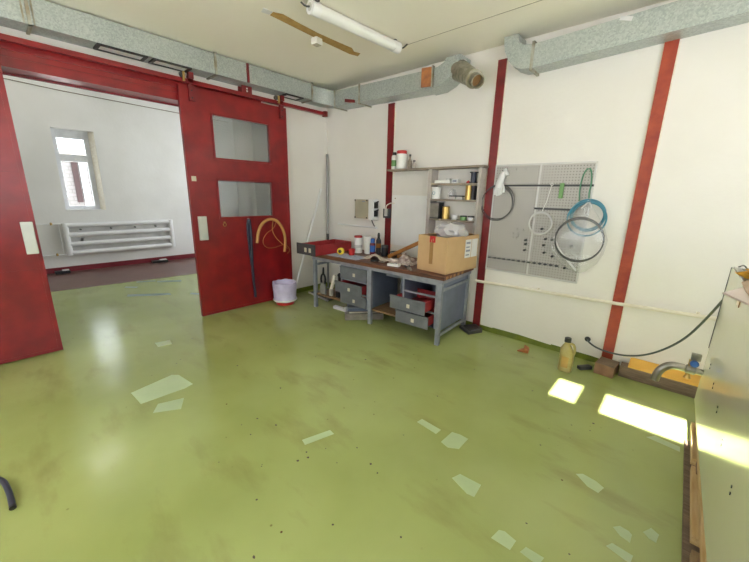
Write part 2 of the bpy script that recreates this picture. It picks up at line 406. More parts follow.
# --- floor with its filler patches and paint specks
fl = MB()
fl.box(-4.45, XR, YB - 0.3, 0.0, -0.12, 0.0)
fl.mi = 1
PATCH = [
 [(1.502, -3.433), (1.425, -3.100), (1.470, -3.055), (1.722, -3.026), (1.745, -3.100), (1.736, -3.422)],
 [(1.831, -3.330), (1.890, -3.159), (2.029, -3.230), (1.931, -3.393)],
 [(0.553, -2.984), (0.582, -2.843), (0.711, -2.864), (0.688, -2.994)],
 [(2.990, -2.792), (3.051, -2.592), (3.103, -2.600), (3.044, -2.807)],
 [(3.453, -2.084), (3.460, -2.028), (3.632, -2.037), (3.629, -2.099)],
 [(3.698, -2.145), (3.702, -2.001), (3.760, -1.985), (3.821, -1.987), (3.822, -2.120), (3.760, -2.160)],
 [(3.911, -2.369), (3.932, -2.308), (4.063, -2.296), (4.068, -2.350), (4.071, -2.402), (4.030, -2.410)],
 [(4.243, -2.566), (4.255, -2.498), (4.280, -2.485), (4.341, -2.496), (4.336, -2.561)],
 [(4.375, -2.537), (4.388, -2.493), (4.469, -2.488), (4.460, -2.545)],
 [(4.457, -1.811), (4.489, -1.781), (4.560, -1.790), (4.605, -1.815), (4.586, -1.880), (4.530, -1.870)],
 [(4.685, -2.073), (4.711, -2.041), (4.750, -2.045), (4.764, -2.058), (4.762, -2.116), (4.720, -2.105)],
 [(4.676, -2.217), (4.696, -2.178), (4.781, -2.184), (4.775, -2.240)],
 [(4.747, -1.077), (4.794, -1.018), (4.931, -1.040), (4.932, -1.104)],
 [(4.804, -1.999), (4.833, -1.942), (4.866, -1.962), (4.858, -2.026), (4.830, -2.022)],
]
for k, P in enumerate(PATCH): fl.prism(P, 'z', -0.01, 0.0012)
fl.mi = 2
for P in ([(-2.63, -2.37), (-2.5, -2.1), (-2.42, -2.12), (-2.55, -2.39)], [(-2.43, -2.1), (-2.2, -1.75), (-2.1, -1.8), (-2.32, -2.12)], [(-1.78, -2.7), (-1.42, -2.2), (-1.3, -2.22), (-1.66, -2.74)], [(-2.35, -2.6), (-2.2, -2.45), (-2.14, -2.5), (-2.3, -2.63)], [(-1.2, -1.95), (-0.95, -1.75), (-0.9, -1.8), (-1.14, -2.0)]):
    fl.prism(P, 'z', -0.01, 0.0012)
fl.mi = 3
rs = random.Random(3)
for k in range(46):
    x = rs.uniform(0.6, 4.6); y = rs.uniform(-3.5, -0.9); r = rs.choice([0.004, 0.005, 0.006, 0.009])
    if k > 30: x = rs.gauss(2.9, 0.35); y = rs.gauss(-2.95, 0.2)
    a = rs.uniform(0, 3)
    fl.prism([(x + r * math.cos(a + t) * rs.uniform(0.6, 1.5), y + r * math.sin(a + t) * rs.uniform(0.6, 1.3)) for t in (0, 1.2, 2.4, 3.7, 5.1)], 'z', -0.01, 0.001)
struct(fl.build('floor', ['floor', 'patch', 'bluepatch', 'speck'], origin=(0, 0, 0)))
b = MB(); b.prism([(-4.42, -3.62), (-2.77, -3.45), (-2.55, -1.2), (-2.45, 0.6), (-4.42, 0.6)], 'z', -0.05, 0.003); b.prism([(-4.42, -6), (-2.9, -6), (-2.77, -3.45), (-4.42, -3.62)], 'z', -0.05, 0.003)
struct(b.build('floor', 'brownfloor', origin=(0, 0, 0)))
# floor of the far room outside the main slab's y-range
b = MB(); b.box(-4.45, -0.0, 0.0, 0.6, -0.12, 0.0); b.box(-4.45, -0.22, -6.0, YB - 0.3, -0.12, 0.0)
struct(b.build('floor', 'floor', origin=(0, 0, 0)))
b = MB(); b.box(-0.22, XR + 0.2, YB - 0.2, 0.2, CEIL, CEIL + 0.15)
# slab joint in the ceiling and the roller marks
struct(b.build('ceiling', 'ceil', origin=(0, 0, 0)))
b = MB(); b.box(2.1, 6.6, -0.652, -0.645, CEIL - 0.0025, CEIL + 0.01)
struct(b.build('trim_1', mat('ceiling_joint', (0.36, 0.32, 0.24), 0.8)), 'thin dark slab joint line running across the ceiling', 'joint')
# back wall B
b = MB(); b.box(0.0, XR + 0.2, 0.0, 0.2, -0.12, CEIL)
struct(b.build('wall_back', 'wall', origin=(0, 0, 0)))
# wall A with opening y -3.75..-1.35, z up to 2.84
b = MB(); b.box(-0.22, 0, -1.35, 0.0, -0.12, CEIL); b.box(-0.22, 0, YB - 0.2, -3.75, -0.12, CEIL); b.box(-0.22, 0, -3.75, -1.35, 2.82, CEIL)
b.box(-0.22, 0.0, 0.0, 0.2, -0.12, CEIL)
struct(b.build('wall_left', 'wall', origin=(0, 0, 0)))
# right wall with two big windows, front wall with clerestory slots (behind the camera)
WIN = [(-5.0, -3.1), (-2.7, -0.75)]
b = MB(); z0, z1 = 0.95, 2.85
b.box(XR, XR + 0.2, YB - 0.2, 0.0, -0.12, z0); b.box(XR, XR + 0.2, YB - 0.2, 0.0, z1, CEIL)
b.box(XR, XR + 0.2, YB - 0.2, WIN[0][0], z0, z1); b.box(XR, XR + 0.2, WIN[0][1], WIN[1][0], z0, z1); b.box(XR, XR + 0.2, WIN[1][1], 0.0, z0, z1)
struct(b.build('wall_right', 'wall', origin=(0, 0, 0)))
TANE = 0.593
def zslot(y): return (y - (YB)) * TANE   # height at the front wall's inner face of the ray that lands at floor y
SX = [(4.062, 4.262), (4.438, 6.0)]
za, zb = zslot(-0.975), zslot(-0.56)
b = MB()
FW = (0.7, 4.3, 0.9, 2.36)  # opening for an added, unseen window that fills ceiling and bench fronts
b.box(0.0, XR, YB - 0.06, YB, -0.12, FW[2]); b.box(0.0, FW[0], YB - 0.06, YB, FW[2], FW[3]); b.box(FW[1], XR, YB - 0.06, YB, FW[2], FW[3]); b.box(0.0, XR, YB - 0.06, YB, FW[3], za); b.box(0.0, XR, YB - 0.06, YB, zb, CEIL)
b.box(0.0, SX[0][0], YB - 0.06, YB, za, zb); b.box(SX[0][1], SX[1][0], YB - 0.06, YB, za, zb); b.box(SX[1][1], XR, YB - 0.06, YB, za, zb)
struct(b.build('wall_front', 'wall', origin=(0, 0, 0)))
t = thing('window_4', 'added unseen window in the front wall, brightens ceiling and bench', 'window', (2.5, YB - 0.03, FW[2])); t['kind'] = 'structure'
b = MB()
for k in range(4):
    xx = FW[0] + k * (FW[1] - FW[0] - 0.05) / 3; b.box(xx, xx + 0.05, YB - 0.05, YB - 0.01, FW[2], FW[3])
b.box(FW[0], FW[1], YB - 0.045, YB - 0.015, FW[2], FW[2] + 0.05); b.box(FW[0], FW[1], YB - 0.045, YB - 0.015, FW[3] - 0.05, FW[3])
b.build('window_frame', 'pvc', t)
# added canopy, never in view, keeps direct sun out of that window
b = MB(); b.box(-0.2, XR + 0.2, YB - 3.0, YB - 0.06, 2.43, 2.5); struct(b.build('added_sun_canopy', 'whitepaint'), 'added unseen canopy blocking sun from the front window', 'canopy')
# far room
FX = -4.42; FC = 3.85
wy0, wy1, wz0, wz1 = -2.95, -2.31, 1.215, 2.74
b = MB()
b.box(FX - 0.35, FX, -6.2, wy0, -0.12, FC); b.box(FX - 0.35, FX, wy1, 0.8, -0.12, FC); b.box(FX - 0.35, FX, wy0, wy1, -0.12, wz0); b.box(FX - 0.35, FX, wy0, wy1, wz1, FC)
struct(b.build('wall_far', 'wallfar', origin=(0, 0, 0)))
b = MB(); b.box(FX, -0.22, -6.2, -6.0, -0.12, FC); struct(b.build('wall_far_left', 'wallfar', origin=(0, 0, 0)))
b = MB()
b.box(FX, -0.0, 0.6, 0.8, -0.12, 0.9); b.box(FX, -0.0, 0.6, 0.8, 2.9, FC); b.box(FX, -3.6, 0.6, 0.8, 0.9, 2.9); b.box(-0.7, 0.0, 0.6, 0.8, 0.9, 2.9)  # gap in this unseen wall is added to light the far room
struct(b.build('wall_far_right', 'wallfar', origin=(0, 0, 0)))
b = MB(); b.box(FX - 0.35, -0.0, -6.2, 0.8, FC, FC + 0.15); struct(b.build('ceiling', 'wallfar', origin=(0, 0, 0)))
b = MB(); b.box(-0.22, -0.0, YB - 0.8, YB - 0.2, -0.12, FC); b.box(-0.22, 0.0, YB - 0.2, 0.2, CEIL + 0.15, FC); b.box(-0.22, 0, 0.2, 0.6, -0.12, FC)
struct(b.build('wall_partition', 'wallfar', origin=(0, 0, 0)))
# baseboards
b = MB()
pts = [(0.0, 0.066), (1.4, 0.07), (2.95, 0.066), (3.12, 0.062), (3.13, 0.07), (3.45, 0.072), (3.8, 0.055), (3.81, 0.066), (4.2, 0.06), (4.4, 0.045), (5.2, 0.05), (6.6, 0.06)]
b.prism([(0.0, 0.0), (6.6, 0.0)][::-1] + pts, 'y', -0.006, 0.002)
struct(b.build('baseboard_back', 'skirt'), 'uneven dark green painted skirting band along the foot of the back wall', 'baseboard')
b = MB(); b.box(-0.002, 0.006, -1.35, -0.006, 0, 0.075); struct(b.build('baseboard_left', 'skirt'), 'green painted skirting band on the left wall beside the bucket', 'baseboard')
b = MB(); b.box(FX, FX + 0.018, -6, 0.6, 0, 0.105); struct(b.build('baseboard_far', 'redfar'), 'dark red skirting under the radiator in the far room', 'baseboard')

# red steel lintel over the opening
t = thing('trim_2', 'dark red steel lintel beam spanning the wide doorway', 'lintel', (0.03, -2.5, 2.655)); t['kind'] = 'structure'
b = MB(); b.box(-0.22, 0.045, -3.8, -1.3, 2.66, 2.675); b.box(0.002, 0.03, -3.9, -1.2, 2.675, 2.90); b.box(0.03, 0.05, -3.8, -1.3, 2.80, 2.815)
b.build('steel_channel', 'red', t)
b = MB(); b.box(0.028, 0.036, -3.8, -1.3, 2.745, 2.752); b.build('weld_seam', 'redpost', t)
b = MB(); b.box(-0.225, -0.2, -3.8, -1.3, 2.645, 2.70); b.build('rear_angle', 'redfar', t)

# far window
b = MB(); b.prism([(FX - 0.2, -2.385), (FX - 0.13, -2.385), (FX - 0.001, -2.312), (FX - 0.2, -2.305)], 'z', wz0 + 0.001, wz1 - 0.001)
struct(b.build('trim_3', 'cream'), 'cream splayed reveal on the right side of the far window', 'window reveal')
t = thing('window_1', 'small white plastic window deep in the far room wall', 'window', (FX - 0.16, -2.63, wz0)); t['kind'] = 'structure'
b = MB()
fx0, fx1 = FX - 0.2, FX - 0.13
for (y0, y1, z0_, z1_) in ((wy0, wy0 + 0.075, wz0, wz1), (wy1 - 0.155, wy1 - 0.07, wz0, wz1), (wy0 + 0.075, wy1 - 0.155, wz0, wz0 + 0.075), (wy0 + 0.075, wy1 - 0.155, wz1 - 0.16, wz1), (wy0 + 0.075, wy1 - 0.155, 2.15, 2.28)):
    b.box(fx0, fx1, y0, y1, z0_, z1_, 0.006)
fr = b.build('window_frame', 'pvc', t)
b = MB(); b.box(fx0 + 0.03, fx0 + 0.036, wy0 + 0.07, wy1 - 0.15, wz0 + 0.07, 2.16); b.build('window_pane', 'clear', t)
b = MB(); b.box(fx0 + 0.03, fx0 + 0.036, wy0 + 0.07, wy1 - 0.15, 2.27, wz1 - 0.15); b.build('window_pane', 'clear', t)
b = MB(); b.box(FX - 0.13, FX + 0.02, wy0 + 0.002, wy1 - 0.08, wz0, wz0 + 0.012); b.build('window_sill', 'whitepaint', t)
b = MB(); b.box(fx1, fx1 + 0.02, -2.66, -2.62, 2.19, 2.215, 0.004); b.build('window_catch', 'white', t)

# off-frame windows (light the room)
for k, (ya, yb) in enumerate(WIN):
    t = thing('window_%d' % (k + 2), ['tall right wall window farther from the back wall', 'tall right wall window nearer the back wall'][k], 'window', (XR + 0.1, (ya + yb) / 2, z0)); t['kind'] = 'structure'
    b = MB()
    for yy in (ya, (ya + yb) / 2 - 0.025, yb - 0.05): b.box(XR + 0.08, XR + 0.14, yy, yy + 0.05, z0, z1)
    for zz in (z0, 2.2, z1 - 0.05): b.box(XR + 0.085, XR + 0.135, ya + 0.05, yb - 0.05, zz, zz + 0.05)
    b.build('window_frame', 'pvc', t)

# ------------------------------------------------------------------ sliding doors
def sliding_door(n, y0, y1, label, panes, plate_y, straps, ztop=2.825):
    t = thing('door_%d' % n, label, 'door', (0.075, (y0 + y1) / 2, 0.012)); t['kind'] = 'structure'
    X0, X1 = 0.05, 0.098
    b = MB()
    if panes:
        py0, py1 = panes[0][0], panes[0][1]
        zs = sorted([(p[2], p[3]) for p in panes])
        b.box(X0, X1, y0, py0, 0.012, ztop); b.box(X0, X1, py1, y1, 0.012, ztop)
        zc = 0.012
        for (a, c) in zs:
            b.box(X0, X1, py0, py1, zc, a); zc = c
        b.box(X0, X1, py0, py1, zc, ztop)
    else: b.box(X0, X1, y0, y1, 0.012, ztop)
    # folded edge strips and the horizontal sheet joint
    b.box(X1, X1 + 0.005, y0, y0 + 0.035, 0.012, ztop); b.box(X1, X1 + 0.005, y1 - 0.035, y1, 0.012, ztop)
    b.box(X1, X1 + 0.004, y0 + 0.035, y1 - 0.035, 0.012, 0.045)
    b.build('door_panel', 'red', t)
    b = MB(); b.box(X1, X1 + 0.0025, y0 + 0.035, y1 - 0.035, 1.775, 1.781); b.box(X1, X1 + 0.0025, y0 + 0.035, y1 - 0.035, 0.875 if not panes else 1.775, 0.880 if not panes else 1.781)
    b.build('sheet_joint', 'redpost', t)
    for p in panes:
        b = MB(); b.box(0.07, 0.077, p[0] - 0.004, p[1] + 0.004, p[2] - 0.004, p[3] + 0.004); b.build('window_pane', 'frost', t)
        b = MB(); w = 0.022
        b.box(X1, X1 + 0.008, p[0] - w, p[0], p[2] - w, p[3] + w); b.box(X1, X1 + 0.008, p[1], p[1] + w, p[2] - w, p[3] + w)
        b.box(X1, X1 + 0.008, p[0], p[1], p[2] - w, p[2]); b.box(X1, X1 + 0.008, p[0], p[1], p[3], p[3] + w)
        b.build('glazing_bead', 'red', t)
    b = MB(); b.box(X1, X1 + 0.03, plate_y[0], plate_y[1], 1.03, 1.333, 0.008); b.build('pull_handle', 'alu', t)
    for (sy) in straps:
        s_ = MB(); s_.box(X1, 0.128, sy - 0.032, sy + 0.032, 2.67, 2.93); s_.box(0.10, 0.16, sy - 0.025, sy + 0.025, 2.90, 2.965)
        h = s_.build('hanger_strap', 'redpost', t)
        for zz in (2.70, 2.78):
            b = MB(); b.cyl((0.128, sy, zz), (0.134, sy, zz), 0.009, n=8); b.build('bolt_head', 'black', h)
        b = MB(); b.cyl((0.118, sy - 0.09, 2.925), (0.142, sy - 0.09, 2.925), 0.03, n=16); b.build('roller', 'darkgrey', h)
    return t
d1 = sliding_door(1, -5.13, -3.695, 'left red steel sliding door without glass at the frame edge', [], (-3.80, -3.715), [-4.95])
d2 = sliding_door(2, -2.285, -0.85, 'right red steel sliding door with two window panes', [(-1.925, -1.145, 2.06, 2.56), (-1.925, -1.145, 1.315, 1.785)], (-2.225, -2.12), [-2.15, -0.935])
b = MB(); b.box(0.098, 0.106, -2.245, -2.19, 1.76, 1.82, 0.003); b.build('door_tag', 'tile', d2)
b = MB(); b.torus((0.106, -1.885, 1.215), (1, 0.2, 0), 0.022, 0.005, 18, 6); b.cyl((0.098, -1.885, 1.243), (0.112, -1.885, 1.243), 0.012, n=10); b.build('pull_ring', 'brass', d2)

t = thing('door_rail', 'long red steel rail the two sliding doors hang from', 'rail', (0.13, -2.6, 2.85))
b = MB(); b.prism([(0.102, 2.843), (0.155, 2.843), (0.155, 2.855), (0.128, 2.862), (0.128, 2.895), (0.115, 2.897), (0.102, 2.897)], 'y', YB + 0.02, -0.17)
b.build('rail_profile', 'red', t)
b = MB(); b.box(0.09, 0.165, -0.17, -0.115, 2.825, 2.905, 0.006); b.build('end_stop', 'redpost', t)
for yy in (-1.44,):
    b = MB(); b.box(0.0, 0.105, yy - 0.07, yy + 0.07, 2.895, 2.905); b.box(0.0, 0.012, yy - 0.07, yy + 0.07, 2.895, 2.985)
    if yy == -1.44: b.box(0.095, 0.105, yy - 0.07, yy + 0.07, 2.90, 2.985)
    br = b.build('rail_bracket', 'redpost', t)
    if yy == -1.44:
        for zz in (2.925, 2.955):
            b = MB(); b.cyl((0.105, yy + 0.0, zz), (0.109, yy, zz), 0.011, n=10); b.build('bolt_head', 'white', br)
for yy in (-2.235, -1.0):
    b = MB(); b.box(0.155, 0.168, yy - 0.012, yy + 0.012, 2.86, 2.95); b.box(0.12, 0.168, yy - 0.012, yy + 0.012, 2.855, 2.867); b.build('stop_hook', 'brass', t)

# ------------------------------------------------------------------ columns
def column(x0, x1, top, m, label, z0=0.0):
    t = thing('steel_column', label, 'column', ((x0 + x1) / 2, -0.01, z0))
    b = MB(); b.box(x0, x1, -0.02, 0.0, z0, top, 0.003); b.build('column_flange', m, t)
    b = MB(); b.box(x1, x1 + 0.009, -0.008, 0.0, z0 + 0.07, top - 0.02); b.box(x0 - 0.009, x0, -0.008, 0, z0 + 0.07, top - 0.02); b.build('mortar_edge', 'cream', t)
    return t
column(1.332, 1.443, 2.868, 'redpost', 'dark red steel column in the back wall behind the bottles on the bench')
column(2.868, 2.962, 3.08, 'redpost', 'dark red steel column in the back wall between shelves and pegboard')
c3 = column(4.286, 4.38, 2.915, 'orangepost', 'orange red steel column at right, standing by the wood block')

# ------------------------------------------------------------------ ducts
YD = -0.25
t = thing('air_duct', 'long galvanised air duct running above the doors and round the corner', 'duct', (0.13, -2.5, 2.98))
b = MB(); b.box(0.006, 0.25, YB + 0.01, -0.48, 2.985, 3.205, 0.004); b.build('duct_body', 'galv', t)
b = MB()
ri = []
cx, cy = 0.48, -0.48
A = [(cx - (cx - 0.25) * math.cos(a), cy + (-cy + YD) * math.sin(a)) for a in [k * PI / 16 for k in range(9)]]
O = [(0.006, -0.48), (0.006, -0.12), (0.12, -0.006), (0.48, -0.006)]
poly = O + A[::-1]
n = len(poly)
def zt(p): f_ = min(1, max(0, (p[0] + 0.0) / 0.48)); return 2.985 - 0.08 * f_ * f_, 3.205 - 0.09 * f_ * f_
vb = [b.v((p[0], p[1], zt(p)[0])) for p in poly]; vt = [b.v((p[0], p[1], zt(p)[1])) for p in poly]
b.f(vb); b.f(vt[::-1])
for k in range(n): b.f([vb[(k + 1) % n], vb[k], vt[k], vt[(k + 1) % n]])
b.build('corner_elbow', 'galv', t)
b = MB(); b.hexa([(0.48, YD, 2.905), (2.12, YD, 2.868), (2.12, -0.006, 2.868), (0.48, -0.006, 2.905), (0.48, YD, 3.115), (2.12, YD, 3.075), (2.12, -0.006, 3.075), (0.48, -0.006, 3.115)], 0.004)
b.build('duct_body', 'galv', t)
b = MB(); b.prism([(2.12, 2.868), (2.26, 2.875), (2.36, 2.915), (2.44, 2.97), (2.505, 3.05), (2.535, 3.15), (2.36, 3.15), (2.33, 3.11), (2.25, 3.08), (2.12, 3.075)], 'y', YD, -0.006)
eb = b.build('end_elbow', 'galv', t)
b = MB(); b.prism([(2.10, 2.855), (2.26, 2.863), (2.37, 2.905), (2.455, 2.963), (2.455, 2.972), (2.36, 2.918), (2.26, 2.877), (2.10, 2.868)], 'y', YD - 0.02, -0.006); b.build('elbow_lip', 'galv', eb)
# spout: rectangular-to-round reducer leaving the elbow towards the room
p0, p1 = Vector((2.47, -0.15, 3.03)), Vector((2.77, -0.345, 2.84)); ax = (p1 - p0).normalized()
b = MB(); b.skin([b.ring(p0, ax, 0.108, 28), b.ring(p0 + ax * 0.05, ax, 0.106, 28), b.ring(p1, ax, 0.082, 28)]); sp = b.build('spout', 'galvdull', t)
b = MB(); b.lathe(p1, [(0.092, -0.012), (0.092, 0.012)], 28, ax); b.build('spout_flange', 'flange', sp)
b = MB(); pr = [(0.066, 0.0), (0.066, 0.085), (0.071, 0.09), (0.071, 0.098), (0.06, 0.098), (0.058, 0.03)]
b.lathe(p1, pr, 28, ax, caps=False); b.build('spigot', 'galvdull', sp)
b = MB(); b.cyl(p1 + ax * 0.03, p1 + ax * 0.034, 0.059, n=28); b.build('spigot_interior', 'rustdark', sp)
b = MB(); b.rbox(p0 + ax * 0.03 + Vector((0.005, 0.0, 0.12)), (0.10, 0.10, 0.012), (0.3, 0.6, 0.2)); b.build('cut_tab', 'white', sp)
b = MB(); b.rbox((2.135, -0.29, 2.985), (0.13, 0.008, 0.205), (0, 0, 0.25)); b.build('rusty_plate', 'rust', t)
b = MB(); b.rbox((2.205, -0.27, 2.985), (0.014, 0.05, 0.225), (0, 0, 0.1)); b.build('duct_flange', 'flange', t)
def flangeA(y):
    b = MB(); b.box(0.004, 0.266, y - 0.012, y + 0.012, 2.97, 2.984); b.box(0.251, 0.266, y - 0.012, y + 0.012, 2.97, 3.213); b.build('duct_flange', 'flange', t)
for y in (-3.47, -1.90, -0.49): flangeA(y)
# hanging strap at the wide flange
b = MB()
for dy in (-0.035, 0.03): b.box(0.2505, 0.256, -3.47 + dy - 0.006, -3.47 + dy + 0.006, 2.98, 3.21)
b.build('clamp_strip', 'flange', t)
b = MB(); b.box(0.248, 0.272, -1.51, -1.485, 2.985, 3.2); b.build('sheet_seam', 'redpost', t)
for (x, zb_, zt_) in ((0.49, 2.895, 3.135), (1.0, 2.88, 3.125)):
    b = MB(); b.box(x - 0.011, x + 0.011, YD - 0.016, YD - 0.001, zb_, zt_); b.box(x - 0.011, x + 0.011, YD - 0.016, -0.004, zb_ - 0.012, zb_); b.build('duct_flange', 'flange', t)
b = MB(); b.hexa([(0.72, -0.27, 2.93), (0.93, -0.30, 2.89), (0.93, -0.27, 2.89), (0.72, -0.24, 2.93), (0.72, -0.27, 2.975), (0.93, -0.30, 2.925), (0.93, -0.27, 2.925), (0.72, -0.24, 2.975)]); b.build('red_bracket', 'redpost', t)
for (ya, yb) in ((-3.02, -2.60), (-2.55, -2.17), (-0.93, -0.64)):
    b = MB(); zz = 2.984
    for (x0, x1, y0, y1) in ((0.07, 0.09, ya, yb), (0.225, 0.25, ya, yb), (0.09, 0.225, ya, ya + 0.03), (0.09, 0.225, yb - 0.03, yb)): b.box(x0, x1, y0, y1, zz - 0.016, zz)
    g = b.build('vent_frame', 'black', t)
    b = MB(); b.box(0.09, 0.225, ya + 0.03, yb - 0.03, zz - 0.008, zz - 0.001)
    b.build('vent_slat', 'whitepaint', g)
# right duct
t = thing('air_duct', 'galvanised air duct with curved end above the pegboard', 'duct', (4.9, -0.11, 2.93))
Y2 = -0.22
zb2 = lambda x: 2.868 + (x - 3.3) * 0.042
b = MB(); b.hexa([(3.3, Y2, zb2(3.3)), (6.59, Y2, zb2(6.59)), (6.59, -0.006, zb2(6.59)), (3.3, -0.006, zb2(3.3)), (3.3, Y2, zb2(3.3) + 0.205), (6.59, Y2, zb2(6.59) + 0.205), (6.59, -0.006, zb2(6.59) + 0.205), (3.3, -0.006, zb2(3.3) + 0.205)], 0.003)
b.build('duct_body', 'galv', t)
b = MB(); b.prism([(3.3, 2.868), (3.2, 2.878), (3.12, 2.915), (3.06, 2.985), (3.02, 3.07), (3.0, 3.165), (3.0, 3.2), (3.14, 3.2), (3.155, 3.13), (3.2, 3.09), (3.3, 3.073)], 'y', Y2, -0.006); b.build('end_elbow', 'galv', t)
b = MB(); b.box(3.288, 3.312, Y2 - 0.016, Y2 - 0.0005, 2.855, 3.09); b.box(3.288, 3.312, Y2 - 0.016, -0.006, 2.845, 2.866); b.box(3.288, 3.312, Y2 - 0.016, -0.006, 3.08, 3.095); b.build('duct_flange', 'flange', t)
b = MB(); b.rbox((4.02, Y2 - 0.002, 3.085), (0.09, 0.004, 0.03), (0, 0.3, 0)); b.build('tape_scrap', 'paper', t)

# ------------------------------------------------------------------ pipes along the back wall
t = thing('wall_pipe', 'cream painted pipe running low along the back wall at right', 'pipe', (4.1, -0.04, 0.62))
b = MB(); b.tube([(2.86, -0.045, 0.632), (4.0, -0.045, 0.662), (5.1, -0.045, 0.705), (6.5, -0.045, 0.745)], 0.017, 10); b.build('pipe_run', 'cream', t)
for x in (3.6, 4.9):
    b = MB(); b.box(x - 0.012, x + 0.012, -0.05, 0.0, 0.655 + (x - 3.6) * 0.036 - 0.022, 0.655 + (x - 3.6) * 0.036 + 0.022, 0.003); b.build('pipe_clip', 'cream', t)
tag(MB().tube([(0.28, -0.014, 1.15), (1.17, -0.014, 1.15)], 0.014, 10).build('conduit', 'whitepaint'), 'short white conduit on the back wall under the switch box', 'pipe')

# ------------------------------------------------------------------ switch box
t = thing('switch_box', 'beige electrical box with two black switches on back wall', 'electrical box', (0.98, -0.065, 1.27))
b = MB(); b.box(0.80, 1.085, -0.13, -0.001, 1.285, 1.57, 0.008); b.build('box_body', 'beige', t)
b = MB(); b.box(1.085, 1.18, -0.125, -0.001, 1.275, 1.575, 0.006); sd = b.build('switch_housing', 'whitepaint', t)
for z in (1.37, 1.49):
    b = MB(); b.box(1.18, 1.20, -0.10, -0.03, z - 0.045, z + 0.045, 0.004); s2 = b.build('switch_plate', 'black', t)
    b = MB(); b.rbox((1.215, -0.075, z + 0.045), (0.06, 0.02, 0.018), (0, -0.4, 0)); b.build('lever', 'black', s2)
for (x, z) in ((0.81, 1.558), (1.06, 1.558), (0.81, 1.298), (1.06, 1.298)):
    b = MB(); b.cyl((x, -0.13, z), (x, -0.136, z), 0.012, n=10); b.build('screw', 'black', t)
b = MB(); b.box(0.96, 1.02, -0.133, -0.13, 1.535, 1.552); b.build('name_plate', 'print', t)
b = MB(); b.tube([(1.10, -0.06, 1.278), (1.10, -0.05, 1.24), (1.14, -0.035, 1.17)], 0.008, 8, smooth=2); b.build('cable', 'darkgrey', t)
t = thing('wall_socket', 'dark grey socket with pale plug on the column left of shelves', 'socket', (1.39, -0.045, 1.31))
b = MB(); b.box(1.335, 1.445, -0.075, -0.0205, 1.315, 1.45, 0.008); b.build('socket_body', 'darkgrey', t)
b = MB(); b.box(1.385, 1.425, -0.10, -0.075, 1.345, 1.45, 0.006); pg = b.build('plug', 'palestick', t)
b = MB(); b.tube([(1.405, -0.09, 1.45), (1.41, -0.09, 1.50), (1.46, -0.05, 1.535), (1.50, -0.012, 1.53)], 0.007, 8, smooth=2); b.build('plug_cable', 'cream', pg)

# wall panel below the long shelf
t = thing('wall_panel', 'flat off white panel screwed to the wall beneath the long shelf', 'panel', (1.76, -0.006, 0.93))
b = MB(); b.box(1.452, 2.10, -0.012, 0.0, 0.93, 1.645, 0.002); b.build('panel_board', 'whitepaint', t)
for x in (1.51, 2.06):
    b = MB(); b.cyl((x, -0.012, 1.60), (x, -0.016, 1.60), 0.008, n=8); b.build('screw', 'rustdark', t)

# ------------------------------------------------------------------ shelf
SD = -0.16
t = thing('wall_shelf', 'weathered wooden wall shelf unit above the workbench', 'shelf', (2.2, -0.1, 1.2))
b = MB(); b.hexa([(1.46, SD, 1.967), (2.88, SD, 1.975), (2.88, -0.002, 1.975), (1.46, -0.002, 1.967), (1.46, SD, 1.99), (2.88, SD, 1.999), (2.88, -0.002, 1.999), (1.46, -0.002, 1.99)], 0.002); b.build('top_board', 'shelfgrey', t)
for z in (1.79, 1.60, 1.355):
    b = MB(); b.box(2.20, 2.826, SD, -0.002, z - 0.011, z + 0.011, 0.002); b.build('shelf_board', 'shelfgrey', t)
b = MB(); b.box(2.15, 2.20, SD + 0.002, -0.002, 1.15, 1.969, 0.002); b.build('side_upright', 'shelfside', t)
b = MB(); b.box(2.826, 2.858, SD + 0.002, -0.002, 1.15, 1.972, 0.002); b.build('side_upright', 'shelfside', t)

def bottle(name, label, cat, x, y, z, prof, m, cap=None, capprof=None, extra=None, group=None, n=20):
    t = thing(name, label, cat, (x, y, z), group)
    b = MB(); b.lathe((x, y, z), prof, n); body = b.build('body', m, t)
    if cap: MB().lathe((x, y, z), capprof, n).build('cap', cap, t)
    if extra:
        for (nm, pr, mm) in extra: MB().lathe((x, y, z), pr, n).build(nm, mm, t)
    return t
TB = 1.9925
before_shelf = set(o.name for o in COL.objects)
bottle('bottle', 'slim white bottle with black cap, leftmost on the top shelf', 'bottle', 1.53, -0.11, TB, [(0.037, 0), (0.04, 0.006), (0.04, 0.16), (0.034, 0.18), (0.02, 0.19)], 'white', 'black', [(0.028, 0.185), (0.028, 0.22), (0.024, 0.225)], [('green_label', [(0.0405, 0.04), (0.0405, 0.12)], 'greentool')])
bottle('jar', 'white plastic jar with red lid on the top shelf', 'jar', 1.665, -0.12, TB, [(0.066, 0), (0.072, 0.008), (0.072, 0.185), (0.062, 0.20)], 'white', 'redplastic', [(0.068, 0.195), (0.068, 0.232), (0.062, 0.238)])
bottle('bottle', 'small brown bottle, taller of the two beside the red lidded jar', 'bottle', 1.805, -0.12, TB + 0.002, [(0.026, 0), (0.03, 0.006), (0.03, 0.09), (0.012, 0.125), (0.012, 0.17)], 'shelfgrey', 'darkgrey', [(0.015, 0.155), (0.015, 0.18)])
bottle('bottle', 'small dark bottle, shorter and rightmost on the long top shelf', 'bottle', 1.87, -0.11, TB + 0.002, [(0.024, 0), (0.028, 0.006), (0.028, 0.06), (0.014, 0.08), (0.014, 0.09)], 'shelfside', 'darkgrey', [(0.016, 0.085), (0.016, 0.105)])
